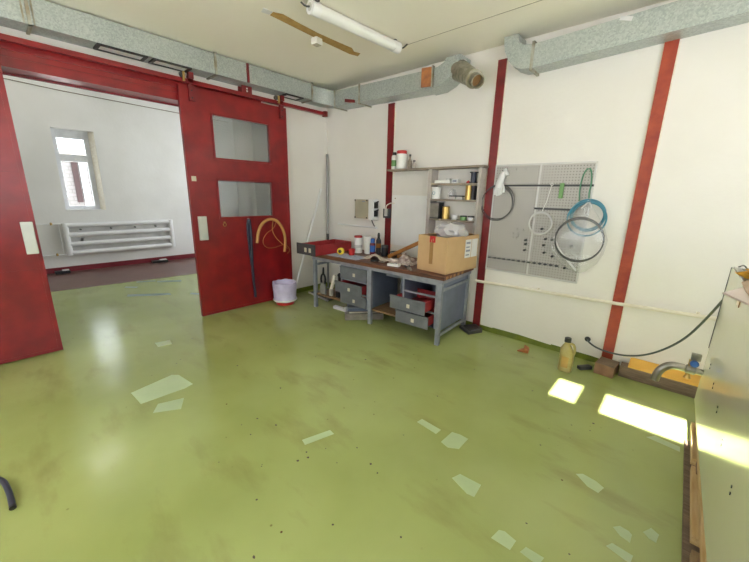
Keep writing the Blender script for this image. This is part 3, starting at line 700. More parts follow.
# first shelf
t = thing('plastic_case', 'long clear white plastic case on the upper shelf board', 'case', (2.35, -0.12, 1.8015)); b = MB(); b.box(2.24, 2.46, -0.17, -0.07, 1.8015, 1.838, 0.006); b.build('case_body', 'white', t); b = MB(); b.box(2.40, 2.455, -0.172, -0.068, 1.838, 1.858, 0.004); b.build('case_lid', 'palestick', t)
t = thing('plastic_tray', 'small pale plastic tray right of the long white case', 'tray', (2.52, -0.12, 1.8015)); b = MB(); b.box(2.475, 2.56, -0.16, -0.08, 1.8015, 1.85, 0.008); b.build('tray_body', 'paper', t); b = MB(); b.box(2.49, 2.545, -0.162, -0.158, 1.815, 1.84); b.build('paper_label', 'print', t)
t = thing('cap', 'small red plastic cap beside the black spool', 'cap', (2.685, -0.13, 1.8015)); MB().lathe((2.685, -0.13, 1.8015), [(0.024, 0), (0.024, 0.012), (0.016, 0.024)], 14).build('cap_body', 'redplastic', t); MB().cyl((2.685, -0.13, 1.8255), (2.685, -0.13, 1.834), 0.007, n=10).build('nub', 'redplastic', t)
t = thing('cable_spool', 'black cable spool standing on the upper shelf board', 'spool', (2.745, -0.12, 1.8015))
for (z, nm) in ((1.8015, 'flange_disc'), (1.918, 'flange_disc')): MB().cyl((2.745, -0.12, z), (2.745, -0.12, z + 0.012), 0.05, n=20).build(nm, 'black', t)
MB().cyl((2.745, -0.12, 1.8135), (2.745, -0.12, 1.918), 0.034, n=18).build('wound_cable', 'strap', t)
t = thing('wire', 'thin bent black wire arching from the shelf back beside the spool', 'wire', (2.60, -0.015, 1.80)); MB().tube([(2.47, -0.02, 1.93), (2.54, -0.02, 1.94), (2.61, -0.02, 1.90), (2.65, -0.02, 1.82), (2.655, -0.02, 1.80)], 0.003, 6, smooth=2).build('wire_strand', 'darkgrey', t)
# second shelf
S2 = 1.6115
t = thing('lidded_pot', 'small white lidded pot with blue mark on the middle shelf', 'pot', (2.245, -0.12, S2)); MB().lathe((2.245, -0.12, S2), [(0.05, 0), (0.06, 0.12), (0.06, 0.13)], 24).build('pot_body', 'white', t); MB().lathe((2.245, -0.12, S2), [(0.065, 0.128), (0.065, 0.142), (0.058, 0.146)], 24).build('pot_lid', 'white', t)
b = MB(); b.torus((2.245, -0.1765, S2 + 0.07), (0, -1, 0.08), 0.018, 0.003, 16, 5); b.build('blue_mark', 'teal', t)
tag(MB().blob((2.46, -0.10, S2 + 0.06), (0.055, 0.05, 0.065), 0.3, 3, 4, floor=S2).build('plastic_bag', 'bag'), 'small clear plastic bag slumped on the middle shelf', 'bag')
for k, x in enumerate((2.515, 2.605)):
    t = thing('cassette', ['small dark grey cassette, left one of the pair on the middle shelf', 'small dark grey cassette, right one of the pair on the middle shelf'][k], 'cassette', (x, -0.15, S2), 'dark cassettes on the middle shelf')
    b = MB(); b.box(x - 0.04, x + 0.04, -0.185, -0.115, S2, S2 + 0.032, 0.004); b.build('case_body', 'palestick', t); b = MB(); b.box(x - 0.042, x + 0.042, -0.187, -0.113, S2 + 0.032, S2 + 0.047, 0.003); b.build('case_lid', 'black', t)
t = thing('tin', 'tall gold tin on the middle shelf', 'tin', (2.70, -0.11, S2)); MB().lathe((2.70, -0.11, S2), [(0.048, 0), (0.048, 0.16)], 24).build('tin_body', 'gold', t); MB().lathe((2.70, -0.11, S2), [(0.05, 0.155), (0.05, 0.164), (0.045, 0.166)], 24).build('tin_rim', 'brass', t)
t = thing('box', 'narrow black box right of the gold tin', 'box', (2.772, -0.11, S2)); b = MB(); b.box(2.754, 2.792, -0.17, -0.05, S2, S2 + 0.145, 0.003); b.build('box_body', 'black', t); b = MB(); b.box(2.752, 2.794, -0.172, -0.048, S2 + 0.145, S2 + 0.16, 0.003); b.build('box_lid', 'darkgrey', t)
# third shelf
S3 = 1.3665
t = thing('box', 'grey box with dark edges on the lower shelf', 'box', (2.255, -0.12, S3)); b = MB(); b.box(2.197, 2.325, -0.175, -0.06, S3 + 0.01, S3 + 0.19, 0.006); b.build('box_body', 'concrete', t); b = MB(); b.box(2.193, 2.33, -0.178, -0.057, S3, S3 + 0.012, 0.003); b.box(2.193, 2.33, -0.178, -0.057, S3 + 0.19, S3 + 0.202, 0.003); b.box(2.325, 2.335, -0.17, -0.06, S3, S3 + 0.202); b.build('edge_trim', 'black', t)
t = thing('tin', 'gold tin with dark rim on the lower shelf', 'tin', (2.405, -0.12, S3)); MB().lathe((2.405, -0.12, S3), [(0.045, 0), (0.045, 0.15)], 24).build('tin_body', 'gold', t); MB().lathe((2.405, -0.12, S3), [(0.047, 0.145), (0.047, 0.153), (0.042, 0.155)], 24).build('tin_lid', 'brass', t)
MB().box(2.348, 2.362, -0.13, -0.09, S3, S3 + 0.145).build('black_strip', 'black', t)
for k, (x, lab, bm_, cm) in enumerate(((2.535, 'low white pot with pale lid on the lower shelf beside the gold tin', 'white', 'paper'), (2.66, 'low dark green glass pot between two white pots', 'greentool', 'black'), (2.76, 'low white pot with black rim, rightmost on the lower shelf', 'white', 'black'))):
    t = thing('pot', lab, 'pot', (x, -0.13, S3)); MB().lathe((x, -0.13, S3), [(0.036, 0), (0.04, 0.005), (0.04, 0.042)], 18).build('pot_body', bm_, t); MB().lathe((x, -0.13, S3), [(0.042, 0.04), (0.042, 0.052), (0.037, 0.055)], 18).build('pot_lid', cm, t)

for o in list(COL.objects):
    if o.name not in before_shelf and o.parent is None: o.location += Vector((-0.006, 0.03, 0))

# ------------------------------------------------------------------ workbench (its own axes: u along, w into depth)
ang = math.radians(3.406); LX, LY = 0.803, -0.9447
TBm = Matrix.Translation((LX, LY, 0)) @ Matrix.Rotation(ang, 4, 'Z')
def W(u, w, z=0): return TBm @ Vector((u, w, z))
bench = thing('workbench', 'long blue grey steel workbench with worn wooden top and open drawers', 'workbench', W(1.0, 0.35, 0))
def BM(): return MB(TBm)
DEP = 0.74; TZ = 0.81
BM().box(-0.05, 2.075, -0.015, DEP + 0.03, 0.765, TZ, 0.004).build('tabletop', 'woodtop', bench)
for w in (0.03, 0.12, 0.21, 0.31, 0.42): BM().box(2.0751, 2.079, w, w + 0.05, 0.772, 0.803).build('edge_block', 'endgrain', bench)
LEGS = [(-0.035, 0.0), (1.012, 0.0), (2.0, 0.0), (-0.035, DEP - 0.045), (2.0, DEP - 0.045)]
for (u, w) in LEGS: BM().box(u, u + 0.048, w, w + 0.045, 0.0, 0.725, 0.004).build('leg', 'benchframe', bench)
b = BM(); b.box(-0.04, 2.06, -0.005, 0.045, 0.722, 0.765, 0.003); b.box(-0.04, 2.06, DEP - 0.045, DEP, 0.722, 0.765, 0.003); b.box(-0.04, 0.01, 0.045, DEP - 0.045, 0.722, 0.765, 0.003); b.box(2.01, 2.06, 0.045, DEP - 0.045, 0.722, 0.765, 0.003); b.build('top_frame', 'benchframe', bench)
b = BM(); b.box(-0.025, 0.0, 0.045, DEP - 0.045, 0.63, 0.66); b.build('side_rail', 'benchframe', bench)
for (z) in (0.625, 0.10):
    b = BM(); b.box(2.022, 2.046, 0.045, DEP - 0.045, z, z + 0.032, 0.003); b.build('side_rail', 'benchframe', bench)
BM().box(2.012, 2.022, 0.045, DEP - 0.045, 0.145, 0.722).build('side_panel', 'bench', bench)
BM().box(0.0, 0.53, 0.02, DEP - 0.05, 0.192, 0.214, 0.002).build('lower_shelf', 'shelfwood', bench)
BM().box(1.062, 1.50, 0.02, DEP - 0.05, 0.192, 0.214, 0.002).build('lower_shelf', 'shelfwood', bench)
BM().box(1.062, 1.50, DEP - 0.06, DEP - 0.05, 0.22, 0.72).build('back_panel', 'bench', bench)
BM().box(1.062, 1.50, 0.32, 0.345, 0.60, 0.625).build('cross_bar', 'benchframe', bench)
def cabinet(u0, u1, slots):
    b = BM()
    b.box(u0, u0 + 0.012, 0.02, DEP - 0.07, 0.19, 0.722); b.box(u1 - 0.012, u1, 0.02, DEP - 0.07, 0.19, 0.722)
    b.box(u0 + 0.012, u1 - 0.012, DEP - 0.082, DEP - 0.07, 0.19, 0.722); b.box(u0 + 0.012, u1 - 0.012, 0.02, DEP - 0.082, 0.19, 0.2)
    c = b.build('cabinet', 'bench', bench)
    b = BM(); b.box(u0 - 0.002, u0 + 0.022, 0.0, 0.02, 0.19, 0.722); b.box(u1 - 0.022, u1 + 0.002, 0.0, 0.02, 0.19, 0.722); b.box(u0 + 0.022, u1 - 0.022, 0.0, 0.02, 0.70, 0.722)
    for z in slots: b.box(u0 + 0.022, u1 - 0.022, 0.0, 0.02, z, z + 0.018)
    b.build('face_frame', 'benchframe', c)
def drawer(u0, u1, z0, z1, out, tile=True, inside=0.5):
    w = -out
    b = BM(); b.box(u0 - 0.012, u1 + 0.012, w - 0.018, w - 0.002, z0, z1, 0.004); fr = b.build('drawer', 'drawer', bench)
    b = BM(); d = inside
    b.box(u0 + 0.015, u0 + 0.025, w - 0.002, w + d, z0 + 0.02, z1 - 0.02); b.box(u1 - 0.025, u1 - 0.015, w - 0.002, w + d, z0 + 0.02, z1 - 0.02)
    b.box(u0 + 0.025, u1 - 0.025, w - 0.002, w + d, z0 + 0.02, z0 + 0.028); b.box(u0 + 0.025, u1 - 0.025, w + d - 0.01, w + d, z0 + 0.028, z1 - 0.02)
    b.box(u0 + 0.025, u1 - 0.025, w - 0.002, w + 0.004, z0 + 0.028, z1 - 0.02)
    b.build('drawer_tray', 'drawerred', fr)
    if tile:
        um = (u0 + u1) / 2 + 0.02; zm = (z0 + z1) / 2 - 0.01
        BM().box(um - 0.02, um + 0.02, w - 0.022, w - 0.018, zm - 0.022, zm + 0.022, 0.001).build('label_plate', 'tile', fr)
    b = BM(); b.box(u0 - 0.012, u1 + 0.012, w - 0.028, w - 0.018, z1 - 0.016, z1, 0.002); b.build('finger_lip', 'drawer', fr)
cabinet(0.53, 1.01, (0.525, 0.355))
drawer(0.55, 0.985, 0.545, 0.715, 0.004); drawer(0.53, 0.975, 0.375, 0.52, 0.085); drawer(0.55, 0.985, 0.20, 0.348, 0.004)
cabinet(1.54, 1.998, (0.552, 0.36))
drawer(1.51, 1.945, 0.385, 0.54, 0.17); drawer(1.56, 1.965, 0.215, 0.36, 0.12)

# ------------------------------------------------------------------ on the bench
T0 = TZ + 0.0008
t = thing('drawer_box', 'loose red drawer with grey front lying on the left end of the bench', 'drawer', W(0.0, 0.2, T0))
u0, u1, w0, w1 = -0.17, 0.19, -0.15, 0.58
b = BM(); b.box(u0 - 0.01, u1 + 0.01, w0 - 0.018, w0, T0 - 0.001 + 0.001, T0 + 0.155, 0.004); f_ = b.build('drawer_front', 'darkgrey', t)
for du in (0.16, 0.25): BM().box(u0 + du, u0 + du + 0.045, w0 - 0.021, w0 - 0.018, T0 + 0.04, T0 + 0.10).build('label_plate', 'tile', f_)
b = BM(); z1 = T0 + 0.14
b.box(u0, u0 + 0.008, w0, w1, T0 + 0.008, z1); b.box(u1 - 0.008, u1, w0, w1, T0 + 0.008, z1); b.box(u0 + 0.008, u1 - 0.008, w1 - 0.008, w1, T0 + 0.008, z1); b.box(u0, u1, w0, w1, T0, T0 + 0.008)
b.build('drawer_tray', 'drawerred', t)
p = W(0.40, 0.50, T0); bottle('canister', 'tall white canister with red lid at the back of the bench', 'canister', p.x, p.y, p.z, [(0.056, 0), (0.060, 0.006), (0.060, 0.225), (0.055, 0.235)], 'white', 'redplastic', [(0.061, 0.225), (0.061, 0.248), (0.056, 0.252)], [('label_band', [(0.0605, 0.08), (0.0605, 0.12)], 'palestick')])
p = W(0.54, 0.56, T0); bottle('canister', 'plain tall white canister next to the red lidded one', 'canister', p.x, p.y, p.z, [(0.056, 0), (0.060, 0.006), (0.060, 0.225), (0.055, 0.235)], 'white', 'white', [(0.058, 0.23), (0.058, 0.246), (0.054, 0.25)])
p = W(0.70, 0.60, T0); bottle('spray_can', 'dark aerosol can with black nozzle, taller of the two cans', 'spray can', p.x, p.y, p.z, [(0.034, 0), (0.036, 0.006), (0.036, 0.2), (0.02, 0.235), (0.014, 0.24)], 'darkgrey', 'black', [(0.018, 0.235), (0.02, 0.28), (0.012, 0.31)], [('orange_band', [(0.0365, 0.1), (0.0365, 0.16)], 'orangewood')])
p = W(0.72, 0.44, T0); bottle('spray_can', 'red and blue aerosol can with blue cap, shorter of the two cans', 'spray can', p.x, p.y, p.z, [(0.036, 0), (0.038, 0.006), (0.038, 0.17), (0.022, 0.195)], 'redpost', 'bluehandle', [(0.03, 0.185), (0.03, 0.235), (0.025, 0.245)], [('blue_band', [(0.0385, 0.06), (0.0385, 0.15)], 'bluehandle')])
p = W(0.85, 0.55, T0); bottle('jar', 'small black jar right of the aerosol cans', 'jar', p.x, p.y, p.z, [(0.045, 0), (0.048, 0.005), (0.048, 0.13)], 'black', 'darkgrey', [(0.05, 0.125), (0.05, 0.15), (0.045, 0.154)])
p = W(0.99, 0.63, T0)
t = thing('bowl', 'low dark grey bowl behind the rags on the bench', 'bowl', p); MB().lathe(p, [(0.05, 0), (0.075, 0.03), (0.085, 0.065), (0.078, 0.065), (0.066, 0.03), (0.02, 0.012)], 24).build('bowl_shell', 'darkgrey', t); MB().torus(p + Vector((0, 0, 0.065)), (0, 0, 1), 0.082, 0.005, 28, 6).build('bowl_rim', 'stick', t)
p = W(0.37, 0.13, T0 + 0.012)
t = thing('tape_measure', 'yellow and black round tape measure on the bench front', 'tape measure', W(0.37, 0.13, T0 + 0.0095)); MB().lathe(p + Vector((0, 0.03, 0.045)), [(0.03, -0.03), (0.048, -0.024), (0.048, 0.014), (0.03, 0.02)], 22, (0.35, -1, 0)).build('tape_case', 'yellowplastic', t); MB().lathe(p + Vector((0, 0.03, 0.045)), [(0.026, 0.02), (0.024, 0.026)], 18, (0.35, -1, 0)).build('grip', 'black', t)
p = W(0.50, 0.25, T0 + 0.0095)
t = thing('cup', 'small red plastic cup in front of the white canisters', 'cup', p); MB().lathe(p, [(0.04, 0), (0.046, 0.08), (0.042, 0.08), (0.036, 0.008)], 20).build('cup_body', 'redplastic', t); MB().torus(p + Vector((0, 0, 0.08)), (0, 0, 1), 0.045, 0.004, 24, 6).build('rim', 'redplastic', t)
nz = lambda x, y, s, sd: noise.fractal(Vector((x * s, y * s, sd)), 1.0, 2.0, 3)
b = BM(); b.sheet(0.22, 0.78, 0.03, 0.30, 28, 14, lambda x, y: T0 + 0.0005 + max(0.0, 0.004 * nz(x, y, 9, 1.0)), 0.003)
tag(b.build('cloth', 'bluecloth'), 'pale blue cloth spread under the tape measure', 'cloth')
b = BM(); b.sheet(0.72, 1.11, 0.20, 0.39, 30, 18, lambda x, y: T0 + 0.0005 + max(0.0, 0.03 + 0.06 * nz(x, y, 7, 2.2)) * max(0, 1 - ((x - 0.915) / 0.205) ** 2) , 0.004)
tag(b.build('rag', 'cloth'), 'crumpled pale rag lying left of centre on the bench', 'rag')
b = BM(); b.sheet(1.115, 1.50, 0.17, 0.42, 30, 22, lambda x, y: T0 + 0.0005 + max(0.0, 0.035 + 0.08 * nz(x, y, 8, 5.2)) * max(0, 1 - ((x - 1.31) / 0.2) ** 2), 0.004)
tag(b.build('rag', mat('dirty_patterned_rag', (0.62, 0.55, 0.50), 0.9, col2=(0.28, 0.2, 0.2), scale=22, bump=0.4)), 'crumpled dirty rag heaped just left of the cardboard box', 'rag')
# orange-brown board leaning on the box + small wooden offcut
t = thing('wooden_board', 'orange brown wooden board propped against the cardboard box', 'board', W(1.32, 0.58, T0))
b = BM(); b.rbox((1.305, 0.46, T0 + 0.182), (0.70, 0.05, 0.045), (0, -0.47, 0.0), 0.003); b.build('plank', 'orangewood', t)
t = thing('wood_offcut', 'orange brown wooden offcut lying beside the grey bowl', 'offcut', W(1.09, 0.36, T0)); b = BM(); b.box(1.10, 1.25, 0.495, 0.565, T0, T0 + 0.06, 0.012); b.build('offcut_body', 'orangewood', t); BM().box(1.15, 1.18, 0.493, 0.495, T0 + 0.02, T0 + 0.04).build('saw_notch', 'woodtop', t)
t = thing('pliers', 'dark metal pliers at the front of the bench beside the box', 'pliers', W(1.60, 0.06, T0))
BM().tube([(1.46, 0.15, T0 + 0.010), (1.52, 0.10, T0 + 0.010), (1.57, 0.07, T0 + 0.010)], 0.010, 8, smooth=1).build('handle', 'black', t)
BM().tube([(1.49, 0.20, T0 + 0.010), (1.54, 0.12, T0 + 0.010), (1.57, 0.075, T0 + 0.010)], 0.010, 8, smooth=1).build('handle', 'black', t)
BM().hexa([(1.55, 0.055, T0), (1.64, 0.0, T0), (1.65, 0.015, T0), (1.58, 0.095, T0), (1.55, 0.055, T0 + 0.02), (1.64, 0.0, T0 + 0.014), (1.65, 0.015, T0 + 0.014), (1.58, 0.095, T0 + 0.02)], 0.002).build('jaw', 'steel', t)
t = thing('packet', 'small white packet with dark print in front of the rags', 'packet', W(1.36, 0.08, T0)); b = BM(); b.rbox((1.35, 0.075, T0 + 0.016), (0.15, 0.07, 0.032), (0, 0, 0.15), 0.004); b.build('packet_body', 'paper', t); b = BM(); b.rbox((1.35, 0.075, T0 + 0.0325), (0.09, 0.035, 0.0012), (0, 0, 0.15)); b.build('printed_label', 'print', t)
t = thing('screwdriver', 'black handled screwdriver lying on the bench front edge', 'screwdriver', W(1.06, 0.08, T0)); BM().tube([(0.98, 0.09, T0 + 0.016), (1.08, 0.12, T0 + 0.016)], 0.016, 10).build('handle', 'black', t); BM().tube([(1.08, 0.12, T0 + 0.014), (1.16, 0.145, T0 + 0.006)], 0.005, 8).build('shaft', 'steel', t)
tag(BM().blob((1.575, 0.38, T0 + 0.055), (0.07, 0.08, 0.06), 0.3, 2.5, 9, floor=T0).build('rag', 'cloth'), 'balled cream rag tucked against the left side of the cardboard box', 'rag')

# cardboard box
bx = thing('cardboard_box', 'large brown cardboard box with red sticker on the right of the bench', 'box', W(1.85, 0.45, T0))
P_ = [W(1.635, 0.145), W(2.035, 0.085), W(2.13, 0.70), W(1.75, 0.755)]
BZ0, BZ1 = T0, 1.215
b = MB()
th = 0.005
cen = sum((Vector((p.x, p.y, 0)) for p in P_), Vector()) / 4
for k in range(4):
    a, c = P_[k], P_[(k + 1) % 4]
    ai = a + (cen - Vector((a.x, a.y, 0))).normalized() * th * 1.4; ci = c + (cen - Vector((c.x, c.y, 0))).normalized() * th * 1.4
    b.hexa([(a.x, a.y, BZ0), (c.x, c.y, BZ0), (ci.x, ci.y, BZ0), (ai.x, ai.y, BZ0), (a.x, a.y, BZ1), (c.x, c.y, BZ1), (ci.x, ci.y, BZ1), (ai.x, ai.y, BZ1)])
b.prism([(p.x, p.y) for p in P_], 'z', BZ0, BZ0 + 0.006)
b.build('box_body', 'card', bx)
def flap(a, c, dz, din, name='flap', inward=True):
    mid = (a + c) / 2; nrm = (cen - Vector((mid.x, mid.y, 0))); nrm.z = 0; nrm.normalize()
    sgn = 1 if inward else -1
    a2 = a + nrm * din * sgn; c2 = c + nrm * din * sgn
    q = [(a.x, a.y, BZ1), (c.x, c.y, BZ1), (c2.x, c2.y, BZ1 + dz), (a2.x, a2.y, BZ1 + dz)]
    MB().hexa([(x, y, z - 0.004) for x, y, z in q] + q).build(name, 'card', bx)
flap(P_[2], P_[3], 0.02, 0.16); flap(P_[1] + (P_[2] - P_[1]) * 0.02, P_[2], -0.02, 0.13); flap(P_[3], P_[0], 0.015, 0.12)
def onface(a, c, s0, s1, z0, z1, name, m, parent, off=0.002, th=0.001):
    d = c - a; nrm = Vector((d.y, -d.x, 0)).normalized()
    q0, q1 = a + d * s0 + nrm * off, a + d * s1 + nrm * off; i0, i1 = q0 - nrm * (off + 0.0), q1 - nrm * (off + 0.0)
    return MB().hexa([(q0.x, q0.y, z0), (q1.x, q1.y, z0), (i1.x, i1.y, z0), (i0.x, i0.y, z0), (q0.x, q0.y, z1), (q1.x, q1.y, z1), (i1.x, i1.y, z1), (i0.x, i0.y, z1)]).build(name, m, parent)
onface(P_[0], P_[1], 0.42, 0.54, 0.90, 1.15, 'parcel_tape', 'tape', bx)
rsx = onface(P_[0], P_[1], 0.41, 0.60, 1.145, 1.215, 'red_sticker', 'redtape', bx, 0.0032)
onface(P_[0], P_[1], 0.47, 0.485, 1.145, 1.175, 'torn_notch', 'card', rsx, 0.0042); onface(P_[0], P_[1], 0.525, 0.54, 1.16, 1.19, 'torn_notch', 'card', rsx, 0.0042)
lb = onface(P_[1], P_[2], 0.56, 0.75, 0.96, 1.17, 'shipping_label', 'paper', bx)
for k in range(4): onface(P_[1], P_[2], 0.585, 0.70 + 0.02 * (k % 2), 0.985 + k * 0.045, 1.0 + k * 0.045 + 0.008 * (k % 2), 'printed_line', 'print', lb, 0.003)
onface(P_[1], P_[2], 0.77, 0.97, 0.96, 1.17, 'shipping_label', 'paper', bx)
tag(MB().blob(W(1.90, 0.42, 1.255), (0.20, 0.14, 0.10), 0.35, 2.6, 3, floor=1.17).build('plastic_bag', 'bagwhite'), 'crumpled clear plastic bag sticking out of the cardboard box', 'bag')

# ------------------------------------------------------------------ under the bench
SZ = 0.2148
t = thing('hand_tool', 'dark grey flat tool with black loop handle on the left lower shelf', 'hand tool', W(0.22, 0.30, SZ))
b = BM(); b.prism([(0.16, SZ), (0.27, SZ), (0.275, SZ + 0.10), (0.255, SZ + 0.17), (0.18, SZ + 0.17), (0.155, SZ + 0.10)], 'y', 0.30, 0.325, 0.004); b.build('blade', 'stick', t)
BM().tube([(0.18, 0.312, SZ + 0.165), (0.17, 0.312, SZ + 0.24), (0.20, 0.312, SZ + 0.30), (0.24, 0.312, SZ + 0.30), (0.265, 0.312, SZ + 0.24), (0.255, 0.312, SZ + 0.165)], 0.014, 8, smooth=2).build('loop_handle', 'black', t)
BM().cyl((0.22, 0.312, SZ + 0.29), (0.225, 0.312, SZ + 0.40), 0.018, 0.012, 10).build('stem', 'black', t)
t.location += W(-0.100, -0.255) - W(0, 0)
t = thing('paint_brush', 'beige handled brush with grey head leaning on the left lower shelf', 'brush', W(0.34, 0.28, SZ))
BM().cyl((0.34, 0.28, SZ + 0.10), (0.365, 0.33, SZ + 0.30), 0.024, 0.03, 12).build('handle', 'cream', t)
BM().box(0.315, 0.365, 0.26, 0.30, SZ, SZ + 0.105, 0.006).build('bristle_head', 'shelfside', t)
t.location += W(-0.070, -0.210) - W(0, 0)
t = thing('power_tool', 'black power tool standing next to the drawers on the lower shelf', 'power tool', W(0.45, 0.3, SZ))
BM().box(0.415, 0.48, 0.25, 0.37, SZ, SZ + 0.16, 0.012).build('motor_housing', 'black', t)
BM().tube([(0.45, 0.31, SZ + 0.155), (0.44, 0.31, SZ + 0.27), (0.47, 0.28, SZ + 0.34), (0.485, 0.25, SZ + 0.33)], 0.024, 10, smooth=2).build('grip', 'black', t)
t.location += W(-0.050, -0.190) - W(0, 0)
t = thing('metal_plate', 'dark flat metal plate on the floor beneath the left bench leg', 'plate', (0.55, -0.5, 0.001))
MB().hexa([(0.18, -0.55, 0.001), (0.72, -0.62, 0.001), (0.72, -0.30, 0.001), (0.25, -0.22, 0.001), (0.18, -0.55, 0.03), (0.72, -0.62, 0.03), (0.72, -0.30, 0.03), (0.25, -0.22, 0.03)], 0.004).build('plate_body', 'darkgrey', t)
MB().tube([(0.16, -0.575, 0.018), (0.74, -0.652, 0.018)], 0.014, 10).build('edge_rod', 'palestick', t)
t = thing('metal_bracket', 'white flat bracket on the floor below the left drawers', 'bracket', W(0.45, 0.2, 0.001)); BM().box(0.24, 0.50, 0.13, 0.19, 0.001, 0.04, 0.004).build('bracket_bar', 'paper', t); BM().box(0.47, 0.50, 0.13, 0.19, 0.04, 0.07, 0.002).build('bracket_lip', 'paper', t)
t = thing('metal_case', 'blue grey metal case behind the concrete block under the bench', 'case', W(0.68, 0.3, 0.001)); MB().rbox((1.46, -0.70, 0.058), (0.30, 0.20, 0.114), (0, 0, 0.86), 0.006).build('case_body', 'bench', t); MB().rbox((1.46, -0.70, 0.1225), (0.31, 0.21, 0.015), (0, 0, 0.86), 0.003).build('case_lid', 'benchframe', t)
t = thing('concrete_block', 'long grey concrete block on the floor under the bench drawers', 'block', W(0.9, 0.08, 0.001)); MB().rbox((1.655, -0.785, 0.0465), (0.52, 0.11, 0.089), (0, 0, 0.86), 0.006).build('block_body', 'concrete', t); MB().rbox((1.655, -0.785, 0.0915), (0.40, 0.05, 0.0012), (0, 0, 0.86)).build('mortar_skin', 'cream', t)
t = thing('foot_pedal', 'dark grey foot pedal on the floor behind the right bench leg', 'pedal', (2.98, -0.16, 0.001)); MB().hexa([(2.77, -0.16, 0.001), (2.97, -0.29, 0.001), (3.06, -0.10, 0.001), (2.93, -0.03, 0.001), (2.77, -0.16, 0.04), (2.97, -0.29, 0.035), (3.06, -0.10, 0.06), (2.93, -0.03, 0.065)], 0.008).build('pedal_body', 'darkgrey', t); MB().hexa([(2.83, -0.165, 0.0425), (2.96, -0.245, 0.0385), (3.01, -0.12, 0.057), (2.93, -0.07, 0.0605), (2.83, -0.165, 0.05), (2.96, -0.245, 0.046), (3.01, -0.12, 0.064), (2.93, -0.07, 0.068)], 0.002).build('tread', 'black', t)
t.location += Vector((-0.020, 0.010, 0))

# ------------------------------------------------------------------ corner rods, bucket, things hung on the door
t = thing('metal_tube', 'tall dark grey metal tube leaning in the room corner', 'tube', (0.09, -0.09, 0.0)); MB().tube([(0.115, -0.11, 0.0), (0.04, -0.035, 2.28)], 0.02, 12).build('tube_body', 'stick', t); MB().tube([(0.087, -0.082, 0.86), (0.0835, -0.0785, 0.97)], 0.0245, 12).build('black_sleeve', 'black', t)
t = thing('metal_rod', 'thin pale rod leaning at a slant against the left wall', 'rod', (0.14, -0.8, 0.0)); MB().tube([(0.15, -0.88, 0.0), (0.026, -0.16, 1.72)], 0.018, 10).build('rod_body', 'whitepaint', t); MB().tube([(0.15, -0.88, 0.0), (0.1455, -0.855, 0.06)], 0.021, 10).build('rubber_tip', 'white', t)
bk = thing('bucket', 'red bucket lined with a lilac plastic bag beside the door', 'bucket', (0.345, -1.16, 0.0))
bx_, by_ = 0.345, -1.16
MB().lathe((bx_, by_, 0), [(0.13, 0.001), (0.135, 0.01), (0.16, 0.28), (0.166, 0.283), (0.166, 0.29), (0.152, 0.29), (0.128, 0.02)], 28, caps=False).build('bucket_shell', 'redplastic', bk)
b = MB()
rings = []
prof = [(0.150, 0.055), (0.168, 0.06), (0.172, 0.075), (0.168, 0.10), (0.167, 0.17), (0.174, 0.24), (0.180, 0.29), (0.178, 0.335), (0.165, 0.342), (0.150, 0.30), (0.142, 0.22), (0.12, 0.10), (0.05, 0.085), (0.001, 0.08)]
for (r, z) in prof:
    rg = []
    for k in range(40):
        a = 2 * PI * k / 40
        rr = r * (1 + 0.035 * noise.noise(Vector((math.cos(a) * 3, math.sin(a) * 3, z * 14))) )
        zz = z + (0.018 * noise.noise(Vector((math.cos(a) * 2.2, math.sin(a) * 2.2, 5.0))) if z > 0.2 else 0.012 * noise.noise(Vector((math.cos(a) * 2, math.sin(a) * 2, 1.0))))
        rg.append(b.v((bx_ + rr * math.cos(a), by_ + rr * math.sin(a), zz)))
    rings.append(rg)
b.skin(rings, caps=False); b.build('bin_liner', 'binbag', bk)
MB().torus((bx_, by_, 0.075), (0, 0, 1), 0.166, 0.014, 36, 8).build('rolled_hem', 'white', bk)

t = thing('rubber_strip', 'long dark blue rubber strip hanging on the right red door', 'rubber strip', (0.115, -1.55, 0.13))
b = MB(); b.tube([(0.121, -1.555, 1.27), (0.121, -1.575, 1.15), (0.121, -1.565, 0.9), (0.121, -1.55, 0.62)], 0.018, 8, smooth=2); b.build('short_end', 'strap', t)
b = MB(); b.tube([(0.126, -1.545, 1.275), (0.126, -1.53, 1.15), (0.126, -1.535, 0.9), (0.126, -1.545, 0.6), (0.124, -1.535, 0.35), (0.122, -1.52, 0.13)], 0.02, 8, smooth=2); b.build('long_end', 'strap', t)
MB().cyl((0.098, -1.552, 1.282), (0.14, -1.552, 1.287), 0.006, n=8).build('nail', 'steel', t)
t = thing('rubber_hose', 'thick tan hose bent over a hook on the right red door', 'hose', (0.13, -1.2, 0.75)); MB().tube([(0.128, -1.445, 0.93), (0.128, -1.42, 1.10), (0.128, -1.34, 1.22), (0.128, -1.21, 1.275), (0.128, -1.07, 1.22), (0.128, -0.98, 1.05), (0.128, -0.97, 0.9), (0.128, -0.995, 0.755)], 0.021, 10, smooth=2).build('hose_tube', 'tan', t); MB().cyl((0.098, -1.10, 1.225), (0.155, -1.10, 1.235), 0.007, n=8).build('hook', 'brass', t)
t = thing('copper_wire', 'thin looped reddish wire hanging below the tan hose', 'wire', (0.12, -1.1, 0.75)); MB().tube([(0.116, -1.10, 1.245), (0.116, -1.15, 1.12), (0.116, -1.29, 1.06), (0.112, -1.36, 0.93), (0.112, -1.28, 0.83), (0.112, -1.13, 0.835), (0.112, -1.0, 0.87), (0.112, -0.92, 0.84), (0.112, -0.88, 0.76), (0.112, -0.93, 0.72)], 0.006, 6, smooth=2).build('wire_loop', 'copper', t); MB().tube([(0.118, -1.16, 1.25), (0.118, -1.19, 1.1), (0.116, -1.13, 0.98), (0.114, -1.0, 0.86), (0.114, -0.93, 0.80)], 0.005, 6, smooth=2).build('wire_end', 'tan', t)

